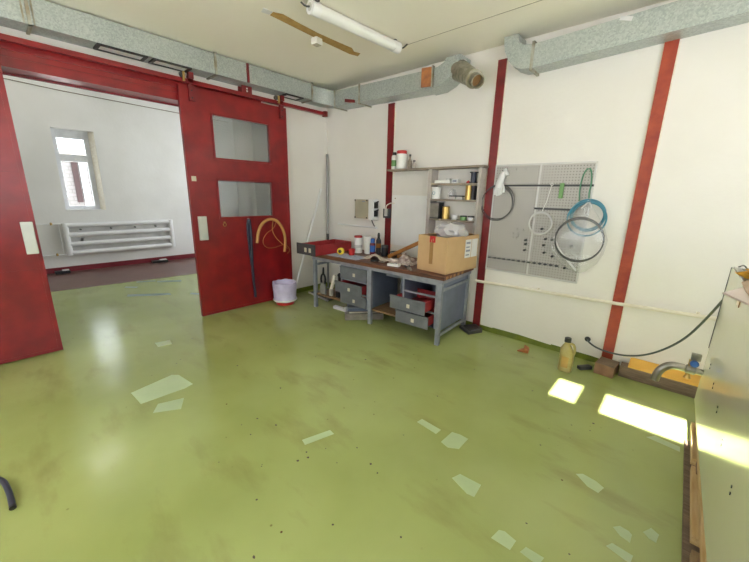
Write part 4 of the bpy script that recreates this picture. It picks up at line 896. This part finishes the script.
# ------------------------------------------------------------------ pegboard and what hangs on it
pb = thing('pegboard', 'grey perforated metal pegboard on the back wall', 'pegboard', (3.455, -0.01, 0.80))
MB().hexa([(2.963, -0.016, 0.80), (3.956, -0.016, 0.80), (3.956, 0.0, 0.80), (2.963, 0.0, 0.80), (2.968, -0.016, 2.0), (3.956, -0.016, 2.0), (3.956, 0.0, 2.0), (2.968, 0.0, 2.0)]).build('board', 'perf', pb)
for (x0, x1, z0_, z1_) in ((2.963, 3.956, 1.988, 2.003), (2.963, 3.956, 0.798, 0.812), (2.963, 2.976, 0.812, 1.988), (3.944, 3.957, 0.812, 1.988)):
    MB().box(x0, x1, -0.022, -0.0165, z0_, z1_).build('edge_strip', 'palestick', pb)
MB().box(3.444, 3.462, -0.0195, -0.0163, 0.812, 1.988).build('seam_strip', 'palestick', pb)
MB().box(3.09, 3.96, -0.028, -0.0165, 1.768, 1.788).build('tool_rail', 'black', pb)
MB().box(3.44, 3.80, -0.028, -0.0196, 1.53, 1.55).build('tool_rail', 'black', pb)
for k in range(14):
    x = 2.99 + k * 0.057
    MB().box(x, x + 0.03, -0.045, -0.0165, 0.94 + 0.0006 * k, 0.955 + 0.0006 * k).build('clip', 'darkgrey', pb)
for (x, z, big) in [(3.284, 1.306, 0), (3.25, 1.255, 0), (3.30, 1.263, 0), (3.25, 1.21, 0), (3.305, 1.229, 0), (3.29, 1.206, 0), (3.397, 1.194, 1), (3.402, 1.15, 1), (3.40, 1.082, 1), (3.35, 1.3, 0), (3.477, 1.235, 0), (3.496, 1.171, 0), (3.492, 1.115, 0), (3.55, 1.33, 1), (3.60, 1.226, 1), (3.59, 1.158, 1), (3.605, 1.08, 1), (3.69, 1.05, 1), (3.665, 1.225, 1), (3.718, 1.372, 0), (3.85, 1.18, 1), (3.825, 0.945, 1), (3.10, 1.95, 0), (3.2, 1.95, 0), (3.3, 1.95, 0), (3.6, 1.945, 0), (3.7, 1.945, 0)]:
    MB().cyl((x, -0.0165, z), (x, -0.05 if big else -0.035, z), 0.013 if big else 0.006, n=8).build('peg', 'black' if big else 'steel', pb)
# gloves
t = thing('work_gloves', 'pair of white cotton gloves hanging at the top left of the pegboard', 'gloves', (3.05, -0.06, 1.66))
b = MB(); b.tube([(3.075, -0.055, 1.925), (3.06, -0.06, 1.86), (3.045, -0.065, 1.79), (3.04, -0.065, 1.75)], [0.03, 0.034, 0.04, 0.042], 12, smooth=1); b.build('cuff', 'glove', t)
for k, (dx, dz) in enumerate(((-0.032, -0.09), (-0.012, -0.105), (0.010, -0.1), (0.030, -0.085))):
    MB().tube([(3.04 + dx * 0.8, -0.065, 1.765), (3.04 + dx * 1.1, -0.062, 1.71), (3.04 + dx * 1.15, -0.06, 1.765 + dz)], 0.0125, 8, smooth=1).build('finger', 'glove', t)
MB().tube([(3.07, -0.065, 1.80), (3.10, -0.07, 1.76), (3.105, -0.07, 1.70)], 0.013, 8, smooth=1).build('thumb', 'glove', t)
MB().tube([(3.085, -0.045, 1.95), (3.10, -0.055, 1.925), (3.125, -0.06, 1.885)], 0.02, 8, smooth=1).build('cuff', 'glove', t)
def coil(name, label, cat, c, R, r, m, turns, spread, ax=(0, 1, 0), rx=1.0, seed=0):
    t = thing(name, label, cat, (c[0], c[1], c[2] - R))
    rr = random.Random(seed)
    for k in range(turns):
        off = Vector((rr.uniform(-spread, spread), -k * r * 1.5, rr.uniform(-spread, spread)))
        MB().torus(Vector(c) + off, Vector(ax) + Vector((rr.uniform(-.05, .05), 0, rr.uniform(-.05, .05))), R + rr.uniform(-spread, spread), r, 48, 6, rx).build('turn', m, t)
    return t
coil('cable_coil', 'thin dark cable coil hanging over the column left of the pegboard', 'cable coil', (3.03, -0.05, 1.585), 0.185, 0.0042, 'darkgrey', 3, 0.012, rx=0.95, seed=2)
coil('steel_hoop', 'bright round steel hoop hanging in the pegboard centre', 'hoop', (3.53, -0.055, 1.39), 0.112, 0.006, 'palestick', 3, 0.006, seed=5)
t = thing('cord', 'thin white cord hanging from the rail to the steel hoop', 'cord', (3.53, -0.04, 1.5)); MB().tube([(3.585, -0.034, 1.78), (3.56, -0.034, 1.62), (3.53, -0.055, 1.505)], 0.003, 6).build('cord_strand', 'white', t); MB().torus((3.587, -0.036, 1.79), (0, 1, 0), 0.012, 0.003, 14, 5).build('knot_loop', 'white', t)
t = thing('file_handle', 'small green handled tool hanging from the upper pegboard rail', 'tool', (3.685, -0.045, 1.65)); MB().box(3.667, 3.705, -0.056, -0.029, 1.65, 1.80, 0.008).build('handle', 'greentool', t); MB().cyl((3.686, -0.042, 1.80), (3.686, -0.042, 1.83), 0.005, n=8).build('tang', 'steel', t)
t = thing('cord', 'green looped cord hanging at the top right of the pegboard', 'cord', (3.89, -0.04, 1.62)); MB().tube([(3.86, -0.04, 1.63), (3.845, -0.04, 1.75), (3.86, -0.04, 1.90), (3.895, -0.035, 1.945), (3.925, -0.04, 1.91), (3.94, -0.04, 1.79), (3.93, -0.04, 1.70), (3.95, -0.04, 1.62), (3.90, -0.04, 1.61)], 0.0065, 6, smooth=2).build('cord_strand', 'greencord', t); MB().cyl((3.895, -0.0165, 1.938), (3.895, -0.06, 1.942), 0.006, n=8).build('nail', 'steel', t)
coil('hose_coil', 'teal blue hose coil hanging off the right edge of the pegboard', 'hose coil', (3.965, -0.055, 1.48), 0.15, 0.0075, 'teal', 4, 0.018, seed=8)
coil('black_hoop', 'large black hoop inside the clear bag on the pegboard', 'hoop', (3.935, -0.15, 1.26), 0.215, 0.0065, 'black', 2, 0.008, seed=4)
# clear bag: an open film cone gathered at a nail
t = thing('plastic_bag', 'large clear plastic bag hanging on the right of the pegboard', 'bag', (3.93, -0.15, 0.93))
b = MB(); rings = []
for (z, rw, rd, cx_, cy_) in ((1.64, 0.012, 0.012, 3.955, -0.09), (1.58, 0.05, 0.03, 3.95, -0.12), (1.50, 0.12, 0.055, 3.94, -0.15), (1.40, 0.19, 0.07, 3.93, -0.165), (1.28, 0.235, 0.075, 3.925, -0.17), (1.15, 0.225, 0.075, 3.925, -0.17), (1.05, 0.18, 0.06, 3.935, -0.16), (0.97, 0.09, 0.03, 3.955, -0.15), (0.935, 0.02, 0.01, 3.965, -0.14)):
    rg = []
    for k in range(36):
        a = 2 * PI * k / 36
        j = 1 + 0.12 * noise.noise(Vector((math.cos(a) * 2.5, math.sin(a) * 2.5, z * 2)))
        rg.append(b.v((cx_ + rw * j * math.cos(a), min(-0.03, cy_ + rd * j * math.sin(a)), z)))
    rings.append(rg)
b.skin(rings); b.build('film', 'bag', t)
MB().tube([(3.90, -0.10, 1.56), (3.955, -0.09, 1.63), (3.99, -0.10, 1.57)], 0.006, 6, smooth=1).build('twisted_neck', 'white', t)
MB().cyl((3.955, -0.0165, 1.65), (3.955, -0.09, 1.655), 0.006, n=8).build('nail', 'steel', t)
t = thing('pale_strip', 'thin pale strip leaning out of the clear bag towards its lower left', 'strip', (3.80, -0.2, 1.0)); MB().tube([(3.71, -0.115, 1.24), (3.78, -0.12, 1.12), (3.95, -0.12, 0.95)], 0.01, 6, smooth=2).build('strip_body', 'white', t); MB().tube([(3.70, -0.115, 1.25), (3.74, -0.10, 1.36), (3.80, -0.09, 1.44)], 0.006, 6, smooth=2).build('strip_end', 'white', t)

# ------------------------------------------------------------------ floor by the back wall
j = thing('oil_jug', 'dirty yellow plastic oil jug standing by the back wall', 'jug', (4.0, -0.44, 0))
jx, jy = 4.05, -0.41
b = MB()
secs = [(0.0, 0.056, 0.044), (0.012, 0.062, 0.05), (0.19, 0.062, 0.05), (0.23, 0.052, 0.044), (0.265, 0.034, 0.032), (0.28, 0.024, 0.024), (0.31, 0.024, 0.024)]
rings = [[b.v((jx - (0.012 if z > 0.2 else 0) + rx * math.copysign(abs(math.cos(a)) ** 0.7, math.cos(a)), jy + ry * math.copysign(abs(math.sin(a)) ** 0.7, math.sin(a)), z + 0.0005)) for a in [2 * PI * k / 28 for k in range(28)]] for (z, rx, ry) in secs]
b.skin(rings); b.build('jug_body', 'jug', j)
MB().lathe((jx - 0.012, jy, 0.30), [(0.03, 0), (0.03, 0.038), (0.025, 0.042)], 18).build('cap', 'black', j)
MB().tube([(jx + 0.0, jy, 0.275), (jx + 0.03, jy, 0.292), (jx + 0.05, jy, 0.275), (jx + 0.06, jy, 0.23), (jx + 0.056, jy, 0.19)], 0.012, 8, smooth=2).build('handle', 'jug', j)
MB().box(jx - 0.03, jx + 0.03, jy - 0.0535, jy - 0.049, 0.05, 0.16, 0.002).build('label_panel', 'residue', j)
t = thing('rusty_bracket', 'rusty brown metal scrap on the floor left of the jug', 'scrap', (3.45, -0.1, 0.0)); MB().hexa([(3.36, -0.15, 0.0005), (3.47, -0.13, 0.0005), (3.45, -0.03, 0.0005), (3.38, -0.06, 0.0005), (3.36, -0.15, 0.012), (3.47, -0.13, 0.03), (3.45, -0.03, 0.025), (3.38, -0.06, 0.012)], 0.002).build('plate', 'rust', t); MB().rbox((3.43, -0.08, 0.035), (0.05, 0.09, 0.006), (0.2, 0.5, 0.3)).build('bent_lip', 'rust', t)
t.location += Vector((0.190, -0.160, 0))
t = thing('metal_offcut', 'small dark grey channel offcut on the floor beside the wood block', 'offcut', (4.0, -0.11, 0)); b = MB(); b.rbox((4.045, -0.15, 0.018), (0.13, 0.05, 0.034), (0, 0, 0.9), 0.004); b.build('channel', 'darkgrey', t); MB().rbox((4.045, -0.15, 0.0365), (0.11, 0.02, 0.003), (0, 0, 0.9)).build('groove', 'black', t)
t.location += Vector((0.145, -0.090, 0))
t = thing('wood_block', 'short brown wooden block at the foot of the right column', 'block', (4.33, -0.16, 0)); b = MB(); b.rbox((4.33, -0.17, 0.055), (0.16, 0.20, 0.108), (0, 0, -0.1), 0.006); b.build('block_body', 'block', t); MB().rbox((4.33, -0.17, 0.11), (0.15, 0.19, 0.003), (0, 0, -0.1), 0.001).build('worn_top', 'timber', t)
t.location += Vector((0.030, 0.000, 0))
t = thing('timber_beam', 'weathered grey timber beam lying along the back wall at right', 'beam', (5.2, -0.11, 0)); MB().box(4.46, 6.0, -0.165, -0.05, 0.0005, 0.112, 0.006).build('beam_body', 'timber', t); MB().box(4.4585, 4.4602, -0.155, -0.06, 0.012, 0.10).build('end_grain', 'block', t)
t = thing('yellow_board', 'yellow board lying on top of the timber beam', 'board', (5.2, -0.1, 0.113)); MB().hexa([(4.52, -0.165, 0.1135), (5.95, -0.165, 0.1135), (5.95, -0.01, 0.1135), (4.52, -0.01, 0.1135), (4.52, -0.155, 0.135), (5.95, -0.155, 0.135), (5.95, -0.01, 0.165), (4.52, -0.01, 0.165)], 0.002).build('board_panel', 'yellowboard', t); MB().box(4.5185, 4.5205, -0.15, -0.015, 0.118, 0.132).build('sawn_edge', 'palletwood', t)

# hose from the wall to the tank
t = thing('wall_hose', 'thin dark hose looping from a wall hole up to the tank top', 'hose', (4.14, -0.02, 0.23))
hp = [(4.139, 0.0, 0.23), (4.16, -0.05, 0.215), (4.263, -0.09, 0.185), (4.466, -0.14, 0.20), (4.66, -0.24, 0.315), (4.84, -0.40, 0.56), (4.93, -0.62, 0.86), (4.985, -0.85, 1.12), (5.02, -0.92, 1.245), (5.10, -0.95, 1.256)]
MB().tube(hp, 0.0085, 8, smooth=3).build('hose_tube', 'hosegrey', t)
MB().lathe((4.139, -0.001, 0.23), [(0.028, 0), (0.024, 0.012), (0.012, 0.014)], 16, (0, -1, 0)).build('wall_grommet', 'black', t)
MB().tube([(4.47, -0.141, 0.2025), (4.55, -0.178, 0.238)], 0.0096, 8).build('taped_joint', 'cream', t)

# ------------------------------------------------------------------ steel tank on pallet
TX = 4.962; TY1 = -0.76; TY0 = -3.15; TXR = 5.86; PZ = 0.25; TTOP = 1.235
tk = thing('steel_tank', 'large shiny stainless steel tank standing on a wooden pallet at right', 'tank', (5.4, -2.0, PZ))
XT = lambda y: 4.958 + 0.019 * (TY1 - y)
b = MB(); P8 = [(XT(TY0), TY0), (TXR, TY0), (TXR, TY1), (XT(TY1), TY1)]
b.hexa([(x, y, PZ + 0.001) for x, y in P8] + [(x, y, TTOP) for x, y in P8], 0.006); b.build('tank_shell', 'tank', tk)
b = MB(); b.box(XT(TY1) - 0.003, XT(TY1) + 0.004, TY1 - 0.006, TY1 + 0.003, 0.66, TTOP); b.build('corner_seam', 'darkgrey', tk)
b = MB()
for (x0, x1, y0, y1) in ((XT(TY0) - 0.004, XT(TY0) + 0.03, TY0, TY1 - 2.2), (XT(TY1) + 0.01, XT(TY1) + 0.04, TY1 - 2.2, TY1 + 0.004), (TXR - 0.03, TXR + 0.004, TY0, TY1 + 0.004), (TX + 0.03, TXR - 0.03, TY1 - 0.03, TY1 + 0.004), (TX + 0.03, TXR - 0.03, TY0, TY0 + 0.03)): b.box(x0, x1, y0, y1, TTOP, TTOP + 0.006)
b.build('top_rim', 'steel', tk)
for (dk, z) in [(-1.287, 0.605), (-0.935, 0.602), (-0.633, 0.614), (-0.335, 0.618), (-0.05, 0.63)]:
    y = -0.997 + dk
    for s_ in (-0.012, 0.012): MB().cyl((XT(y) + 0.002, y + s_ * 0.4, z + s_), (XT(y) - 0.003, y + s_ * 0.4, z + s_), 0.0062, n=10).build('rivet', 'black', tk)
for z in (0.70, 0.86, 1.02): MB().cyl((TX + 0.001, TY1 - 0.02, z), (TX - 0.003, TY1 - 0.02, z), 0.005, n=8).build('rivet', 'black', tk)
MB().box(XT(-1.33) - 0.003, XT(-1.33) + 0.001, -1.40, -1.31, 1.11, 1.20).build('tape_tab', 'tape', tk)
# tap (fixed to the tank)
ty = -0.83; tz = 0.495
tp = MB(); tp.tube([(TX + 0.01, ty, tz), (4.80, ty, tz)], 0.022, 14); pipe = tp.build('outlet_pipe', 'steel', tk)
MB().lathe((4.90, ty, tz), [(0.026, -0.02), (0.032, -0.015), (0.032, 0.03), (0.026, 0.035)], 12, (-1, 0, 0)).build('valve_body', 'steel', pipe)
MB().cyl((4.885, ty, tz + 0.02), (4.885, ty, tz + 0.075), 0.012, n=10).build('valve_stem', 'brass', pipe)
b = MB(); b.rbox((4.905, ty, tz + 0.10), (0.055, 0.03, 0.05), (0, 0, 0), 0.008); b.build('valve_lever', 'steel', pipe)
b = MB(); b.lathe((4.90, ty - 0.04, tz + 0.065), [(0.018, 0), (0.024, 0.006), (0.024, 0.022), (0.016, 0.028)], 14, (0.1, -1, 0.1)); b.build('valve_knob', 'bluehandle', pipe)
MB().lathe((4.885, ty - 0.005, tz - 0.065), [(0.022, 0), (0.014, 0.02), (0.012, 0.05)], 14).build('drain_stub', 'brass', pipe)
MB().tube([(4.86, ty, tz + 0.001), (4.80, ty, tz), (4.76, ty - 0.005, tz - 0.02), (4.728, ty - 0.01, tz - 0.07), (4.718, ty - 0.012, tz - 0.145)], 0.027, 16, smooth=2).build('spout_bend', 'steel', pipe)

pl = thing('wooden_pallet', 'worn pine pallet stack under the steel tank', 'pallet', (5.4, -2.0, 0))
rp = random.Random(5)
XA = TX - 0.012
for k, x in enumerate((XA, 5.37, 5.76)):
    MB().hexa([(x + 0.006, TY0, 0.001), (x + 0.09, TY0, 0.001), (x + 0.09, -0.96, 0.001), (x + 0.0, -0.96, 0.001), (x + 0.006, TY0, 0.026), (x + 0.09, TY0, 0.026), (x + 0.09, -0.96, 0.026), (x, -0.96, 0.026)], 0.003).build('bottom_board', 'timber', pl)
    for y in (-3.05, -2.45, -1.75, -1.06):
        MB().box(x + 0.034, x + 0.10, y - 0.07, y + 0.07, 0.0262, 0.088, 0.004).build('spacer_block', 'palletwood', pl)
    for (ya, yb) in ((TY0, -2.10), (-2.02, -1.42), (-1.35, -0.87)):
        MB().box(x + 0.016, x + 0.10, ya, yb, 0.0882, 0.128, 0.003).build('stringer_board', 'palletlight' if ya > -2.5 else 'palletwood', pl)
    for y in (-3.0, -2.2, -1.45, -0.92):
        MB().box(x + 0.034, x + 0.10, y - 0.05, y + 0.05, 0.1282, 0.186, 0.004).build('spacer_block', 'block', pl)
MB().hexa([(XA + 0.034, TY0, 0.1862), (XA + 0.10, TY0, 0.1862), (XA + 0.10, -0.84, 0.1862), (XA + 0.026, -0.84, 0.1862), (XA + 0.036, TY0, 0.222), (XA + 0.10, TY0, 0.222), (XA + 0.10, -0.84, 0.222), (XA + 0.028, -0.84, 0.222)], 0.003).build('stringer_board', 'palletlight', pl)
for x in (5.37, 5.76): MB().box(x, x + 0.09, TY0, -0.84, 0.1862, 0.222, 0.003).build('stringer_board', 'palletwood', pl)
y = TY0
while y < -0.85:
    MB().box(XA + 0.044 + rp.uniform(-0.004, 0.004), TXR, y, min(y + 0.11, -0.80), 0.2222, 0.2495, 0.003).build('deck_board', 'palletwood', pl); y += 0.135

# things on the tank
TT = TTOP + 0.0065
b = MB(); b.prism([(4.862, -1.778), (4.945, -1.99), (5.2, -2.2), (5.45, -1.9), (5.4, -1.43), (4.99, -1.44)], 'z', TT, TT + 0.007, 0.002)
tag(b.build('cardboard_sheet', 'pink'), 'pinkish flat board overhanging the tank edge', 'board')
b = MB(); b.sheet(4.945, 5.35, -1.85, -1.46, 24, 24, lambda x, y: TT + 0.008 + 0.045 * max(0, 0.35 + nz(x, y, 5, 9.0)) * min(1.0, (x - 4.94) / 0.05), 0.003)
tag(b.build('paper_sheet', 'brownpaper'), 'crumpled brown paper lying on the board on the tank', 'paper')
tag(MB().blob((5.11, -1.22, TT + 0.025), (0.15, 0.11, 0.04), 0.35, 3, 6, floor=TT).build('rag', 'yellowrag'), 'ochre yellow rag lying on the tank top behind the papers', 'rag')
t = thing('wire_hook', 'bent dark wire hook at the far corner of the tank top', 'hook', (5.02, -0.85, TT)); MB().tube([(4.985, -0.80, TT + 0.006), (5.0, -0.86, TT + 0.03), (5.01, -0.95, TT + 0.015), (5.03, -1.06, TT + 0.005)], 0.004, 6, smooth=2).build('hook_wire', 'darkgrey', t); MB().box(4.97, 5.06, -0.82, -0.775, TT, TT + 0.003).build('hook_plate', 'palestick', t)
t = thing('tool_case', 'dark grey blue case at the back of the tank top', 'case', (5.45, -0.90, TT)); MB().box(5.22, 5.6, -0.98, -0.84, TT, TT + 0.075, 0.01).build('case_body', 'bench', t); MB().box(5.21, 5.61, -0.99, -0.83, TT + 0.075, TT + 0.095, 0.005).build('case_lid', 'darkgrey', t)

# ------------------------------------------------------------------ ceiling things
t = thing('ceiling_light', 'white tubular light fixture under the ceiling', 'ceiling light', (2.03, -1.26, 3.11))
MB().tube([(2.035, -1.80, 3.155), (2.085, -0.86, 3.155)], 0.05, 20).build('diffuser_tube', 'white', t)
for (a, c) in (((2.031, -1.89, 3.155), (2.035, -1.80, 3.155)), ((2.085, -0.86, 3.155), (2.09, -0.775, 3.155))): MB().tube([a, c], 0.054, 20).build('end_cap', 'whitepaint', t)
for y in (-1.85, -0.83): MB().box(2.02, 2.10, y - 0.012, y + 0.012, 3.19, CEIL, 0.002).build('mounting_clip', 'darkgrey', t)
for (s0, e0) in (((2.031, -1.89, 3.155), (2.0, -1.96, 3.175)), ((2.09, -0.775, 3.16), (2.15, -0.70, 3.20))): MB().tube([s0, ((s0[0] + e0[0]) / 2, (s0[1] + e0[1]) / 2, s0[2] - 0.004), e0], 0.008, 8, smooth=1).build('supply_cable', 'black', t)
MB().cyl((2.031, -1.89, 3.155), (2.0305, -1.894, 3.155), 0.03, n=16).build('end_plate', 'palestick', t)
b = MB()
b.prism([(1.585, -1.956), (1.516, -1.945), (1.49, -1.642), (1.467, -1.376), (1.442, -0.87), (1.47, -0.76), (1.55, -0.80), (1.53, -0.88), (1.581, -0.963), (1.577, -1.066), (1.574, -1.435), (1.599, -1.708), (1.624, -1.879)], 'z', CEIL - 0.003, CEIL + 0.002)
gl = tag(b.build('glue_strip', 'residue'), 'torn brown glue strip left on the ceiling', 'glue strip')
b = MB(); b.prism([(1.583, -2.05), (1.507, -2.03), (1.52, -1.955), (1.585, -1.962)], 'z', CEIL - 0.003, CEIL + 0.002); tag(b.build('filler_patch', 'paper'), 'small whitish filler patch at the near end of the glue strip', 'patch')
t = thing('junction_box', 'small white junction box on the ceiling beside the glue strip', 'junction box', (1.47, -1.23, CEIL - 0.06)); MB().rbox((1.47, -1.37, CEIL - 0.0325), (0.085, 0.085, 0.06), (0, 0, 0.1), 0.006).build('box_body', 'white', t); MB().rbox((1.47, -1.37, CEIL - 0.064), (0.07, 0.07, 0.006), (0, 0, 0.1), 0.002).build('box_lid', 'beige', t)

# ------------------------------------------------------------------ far room
t = thing('radiator', 'white tubular wall radiator in the far room', 'radiator', (FX + 0.09, -2.1, 0.33))
rx_ = FX + 0.10
for z in (0.93, 0.745, 0.56, 0.385): MB().tube([(rx_, -3.0, z), (rx_, -1.2, z)], 0.046, 14).build('tube', 'whitepaint', t)
for y in (-3.03, -1.16): MB().tube([(rx_, y, 0.34), (rx_, y, 0.975)], 0.052, 14).build('header', 'whitepaint', t)
MB().box(rx_ - 0.06, rx_ - 0.05, -3.0, -1.2, 0.36, 0.96).build('rear_plate', 'palestick', t)
for y in (-2.8, -2.3, -1.87, -1.47): MB().cyl((rx_ - 0.05, y, 0.84), (rx_ + 0.03, y, 0.84), 0.014, n=8).build('fixing_bolt', 'black', t)
for y in (-2.8, -1.4): MB().box(FX + 0.001, rx_ - 0.05, y - 0.02, y + 0.02, 0.60, 0.66).build('wall_bracket', 'palestick', t)
for z in (0.955, 0.36):
    MB().tube([(rx_, -3.05, z), (rx_, -3.25, z + 0.01), (rx_, -3.9, z + 0.02)], 0.012, 8).build('feed_pipe', 'whitepaint', t)
    MB().lathe((rx_, -3.22, z - 0.01), [(0.02, 0), (0.02, 0.03), (0.013, 0.05)], 10).build('valve', 'brass', t)
MB().tube([(rx_, -3.12, 0.955), (rx_, -3.12, 0.36)], 0.008, 8).build('bypass_pipe', 'whitepaint', t)
tag(MB().tube([(FX + 0.008, -3.9, 3.46), (FX + 0.008, -2.68, 3.40), (FX + 0.008, -0.6, 3.36), (FX + 0.008, 0.5, 3.34)], 0.008, 6).build('wall_cable', 'shelfgrey'), 'thin cable running high along the far room wall', 'cable')
for k, (y, x, lab) in enumerate(((-3.2, -4.28, 'small black box with white top by the left foot of the far wall'), (-1.5, -4.26, 'small black box with white top under the right end of the radiator'))):
    t = thing('floor_box', lab, 'box', (x, y, 0.003), None); MB().box(x - 0.06, x + 0.06, y - 0.16 * (1 if k else 0.7), y + 0.16 * (1 if k else 0.7), 0.0035, 0.06, 0.008).build('box_body', 'black', t); MB().box(x - 0.04, x + 0.055, y + 0.0, y + 0.14 * (1 if k else 0.7), 0.06, 0.075, 0.004).build('white_lid', 'white', t)
t = thing('ceiling_light', 'lit ceiling light in the far room, out of direct view', 'ceiling light', (-3.4, -3.2, FC - 0.09))
lm, nt, pb_ = nmat('lit_diffuser'); pb_.inputs['Emission Color'].default_value = (1, 0.97, 0.9, 1); pb_.inputs['Emission Strength'].default_value = 30
M['lit'] = lm
MB().box(-3.46, -3.34, -3.45, -2.95, FC - 0.09, FC - 0.03, 0.01).build('diffuser', 'lit', t); MB().box(-3.52, -3.28, -3.58, -2.82, FC - 0.03, FC, 0.005).build('housing', 'whitepaint', t)

# black hose end at the left frame edge
t = thing('rubber_hose', 'black hose end curling onto the floor at the left frame edge', 'hose', (2.2, -4.2, 0)); MB().tube([(1.7, -4.6, 0.013), (1.92, -4.27, 0.014), (2.05, -4.18, 0.04), (2.20, -4.155, 0.035), (2.33, -4.15, 0.016)], 0.0135, 12, smooth=3).build('hose_tube', 'strap', t); MB().lathe((2.33, -4.15, 0.0161), [(0.0145, -0.012), (0.0145, 0.003), (0.011, 0.004)], 12, (1, 0.03, -0.12)).build('hose_end', 'black', t)

# ------------------------------------------------------------------ outside the far window
t = thing('building', 'pale brick building seen through the far window', 'building', (-15.5, -1.0, -0.6))
MB().box(-16.0, -15.0, -9.0, 8.0, -0.6, 3.0).build('brick_wall', 'brick', t)
MB().box(-15.0, -14.9, -1.33, -1.14, 1.05, 2.9).build('pilaster', 'rustdark2', t)
for (y0_, z0_) in ((-1.08, 0.85), (-4.2, 0.8)):
    f_ = MB().box(-15.0, -14.93, y0_, y0_ + 0.22, z0_, z0_ + 1.9).build('window', 'pvc', t)
    MB().box(-14.93, -14.92, y0_ + 0.06, y0_ + 0.16, z0_ + 0.1, z0_ + 1.3).build('pane', 'print', f_)
MB().box(-16.3, -14.7, -9.2, 8.2, 3.0, 3.1).build('roof_edge', 'shelfside', t)
b = MB(); b.box(-40, FX - 0.4, -30, 30, -0.75, -0.6); struct(b.build('ground', 'asphalt', origin=(0, 0, 0)))
b = MB(); b.box(-0.2, XR + 0.25, -30, YB - 0.9, -0.75, -0.6); struct(b.build('ground', 'asphalt', origin=(0, 0, 0)))
b = MB(); b.box(XR + 0.25, 40, -30, 30, -0.75, -0.6); struct(b.build('ground', 'asphalt', origin=(0, 0, 0)))

# ------------------------------------------------------------------ light
world = bpy.data.worlds.new('World'); scene.world = world; world.use_nodes = True
nt = world.node_tree; bg = nt.nodes['Background']
sky = nt.nodes.new('ShaderNodeTexSky'); sky.sky_type = 'HOSEK_WILKIE'; sky.sun_direction = (0.0, -0.86, 0.51); sky.turbidity = 3.0; sky.ground_albedo = 0.4
mx = nt.nodes.new('ShaderNodeMix'); mx.data_type = 'RGBA'; mx.inputs[0].default_value = 0.75
nt.links.new(sky.outputs[0], mx.inputs[6]); mx.inputs[7].default_value = (0.90, 0.955, 1.0, 1)
nt.links.new(mx.outputs[2], bg.inputs['Color']); bg.inputs['Strength'].default_value = 9.0
def portal(name, loc, rot, sx, sy):
    l = bpy.data.lights.new(name, 'AREA'); l.shape = 'RECTANGLE'; l.size = sx; l.size_y = sy
    l.cycles.is_portal = True
    o = bpy.data.objects.new(name, l); COL.objects.link(o); o.location = loc; o.rotation_euler = rot
    return o
zc = (0.95 + 2.85) / 2
portal('window_daylight', ((FW[0] + FW[1]) / 2, YB - 0.07, (FW[2] + FW[3]) / 2), (PI / 2, 0, 0), FW[1] - FW[0], FW[3] - FW[2])  # daylight through the added front window
for k, (ya, yb) in enumerate(WIN): portal('window_daylight', (XR + 0.21, (ya + yb) / 2, zc), (0, PI / 2, 0), 1.9, yb - ya)   # -Z axis towards -x
portal('window_daylight', (-2.15, 0.81, 1.9), (-PI / 2, 0, 0), 2.9, 2.0)  # daylight through the added far room opening
portal('window_daylight', (FX - 0.36, -2.63, 1.98), (0, -PI / 2, 0), 1.5, 0.64)
sl = bpy.data.lights.new('sun', 'SUN'); sl.energy = 105; sl.angle = 0.006; sl.color = (1, 0.98, 0.95)
so = bpy.data.objects.new('sun', sl); COL.objects.link(so); so.location = (4.5, -12, 8)
sd_ = Vector((0, 1, -TANE)); so.rotation_euler = sd_.to_track_quat('-Z', 'Y').to_euler()

# ------------------------------------------------------------------ camera
cam = bpy.data.cameras.new('camera'); co = bpy.data.objects.new('camera', cam); COL.objects.link(co)
cam.sensor_width = 36; cam.sensor_fit = 'HORIZONTAL'; cam.lens = 36 * 341.05368 / 749; cam.clip_start = 0.02; cam.clip_end = 200
R = ((0.74178807, 0.67029655, 0.02128368), (0.18039844, -0.16887119, -0.96898861), (-0.64591552, 0.72262373, -0.24618709))
right, down, fwd = (Vector(r) for r in R)
mw = Matrix((right, -down, -fwd)).transposed().to_4x4(); mw.translation = Vector((4.68, -3.97, 1.65))
co.matrix_world = mw
scene.camera = co
vs = scene.view_settings; scene.display_settings.display_device = 'sRGB'
vs.view_transform = 'Standard'; vs.look = 'None'; vs.gamma = 1.0; vs.use_curve_mapping = False
vs.exposure = -0.58
scene.cycles.max_bounces = 10; scene.cycles.diffuse_bounces = 6; scene.cycles.transparent_max_bounces = 12; scene.cycles.use_denoising = True
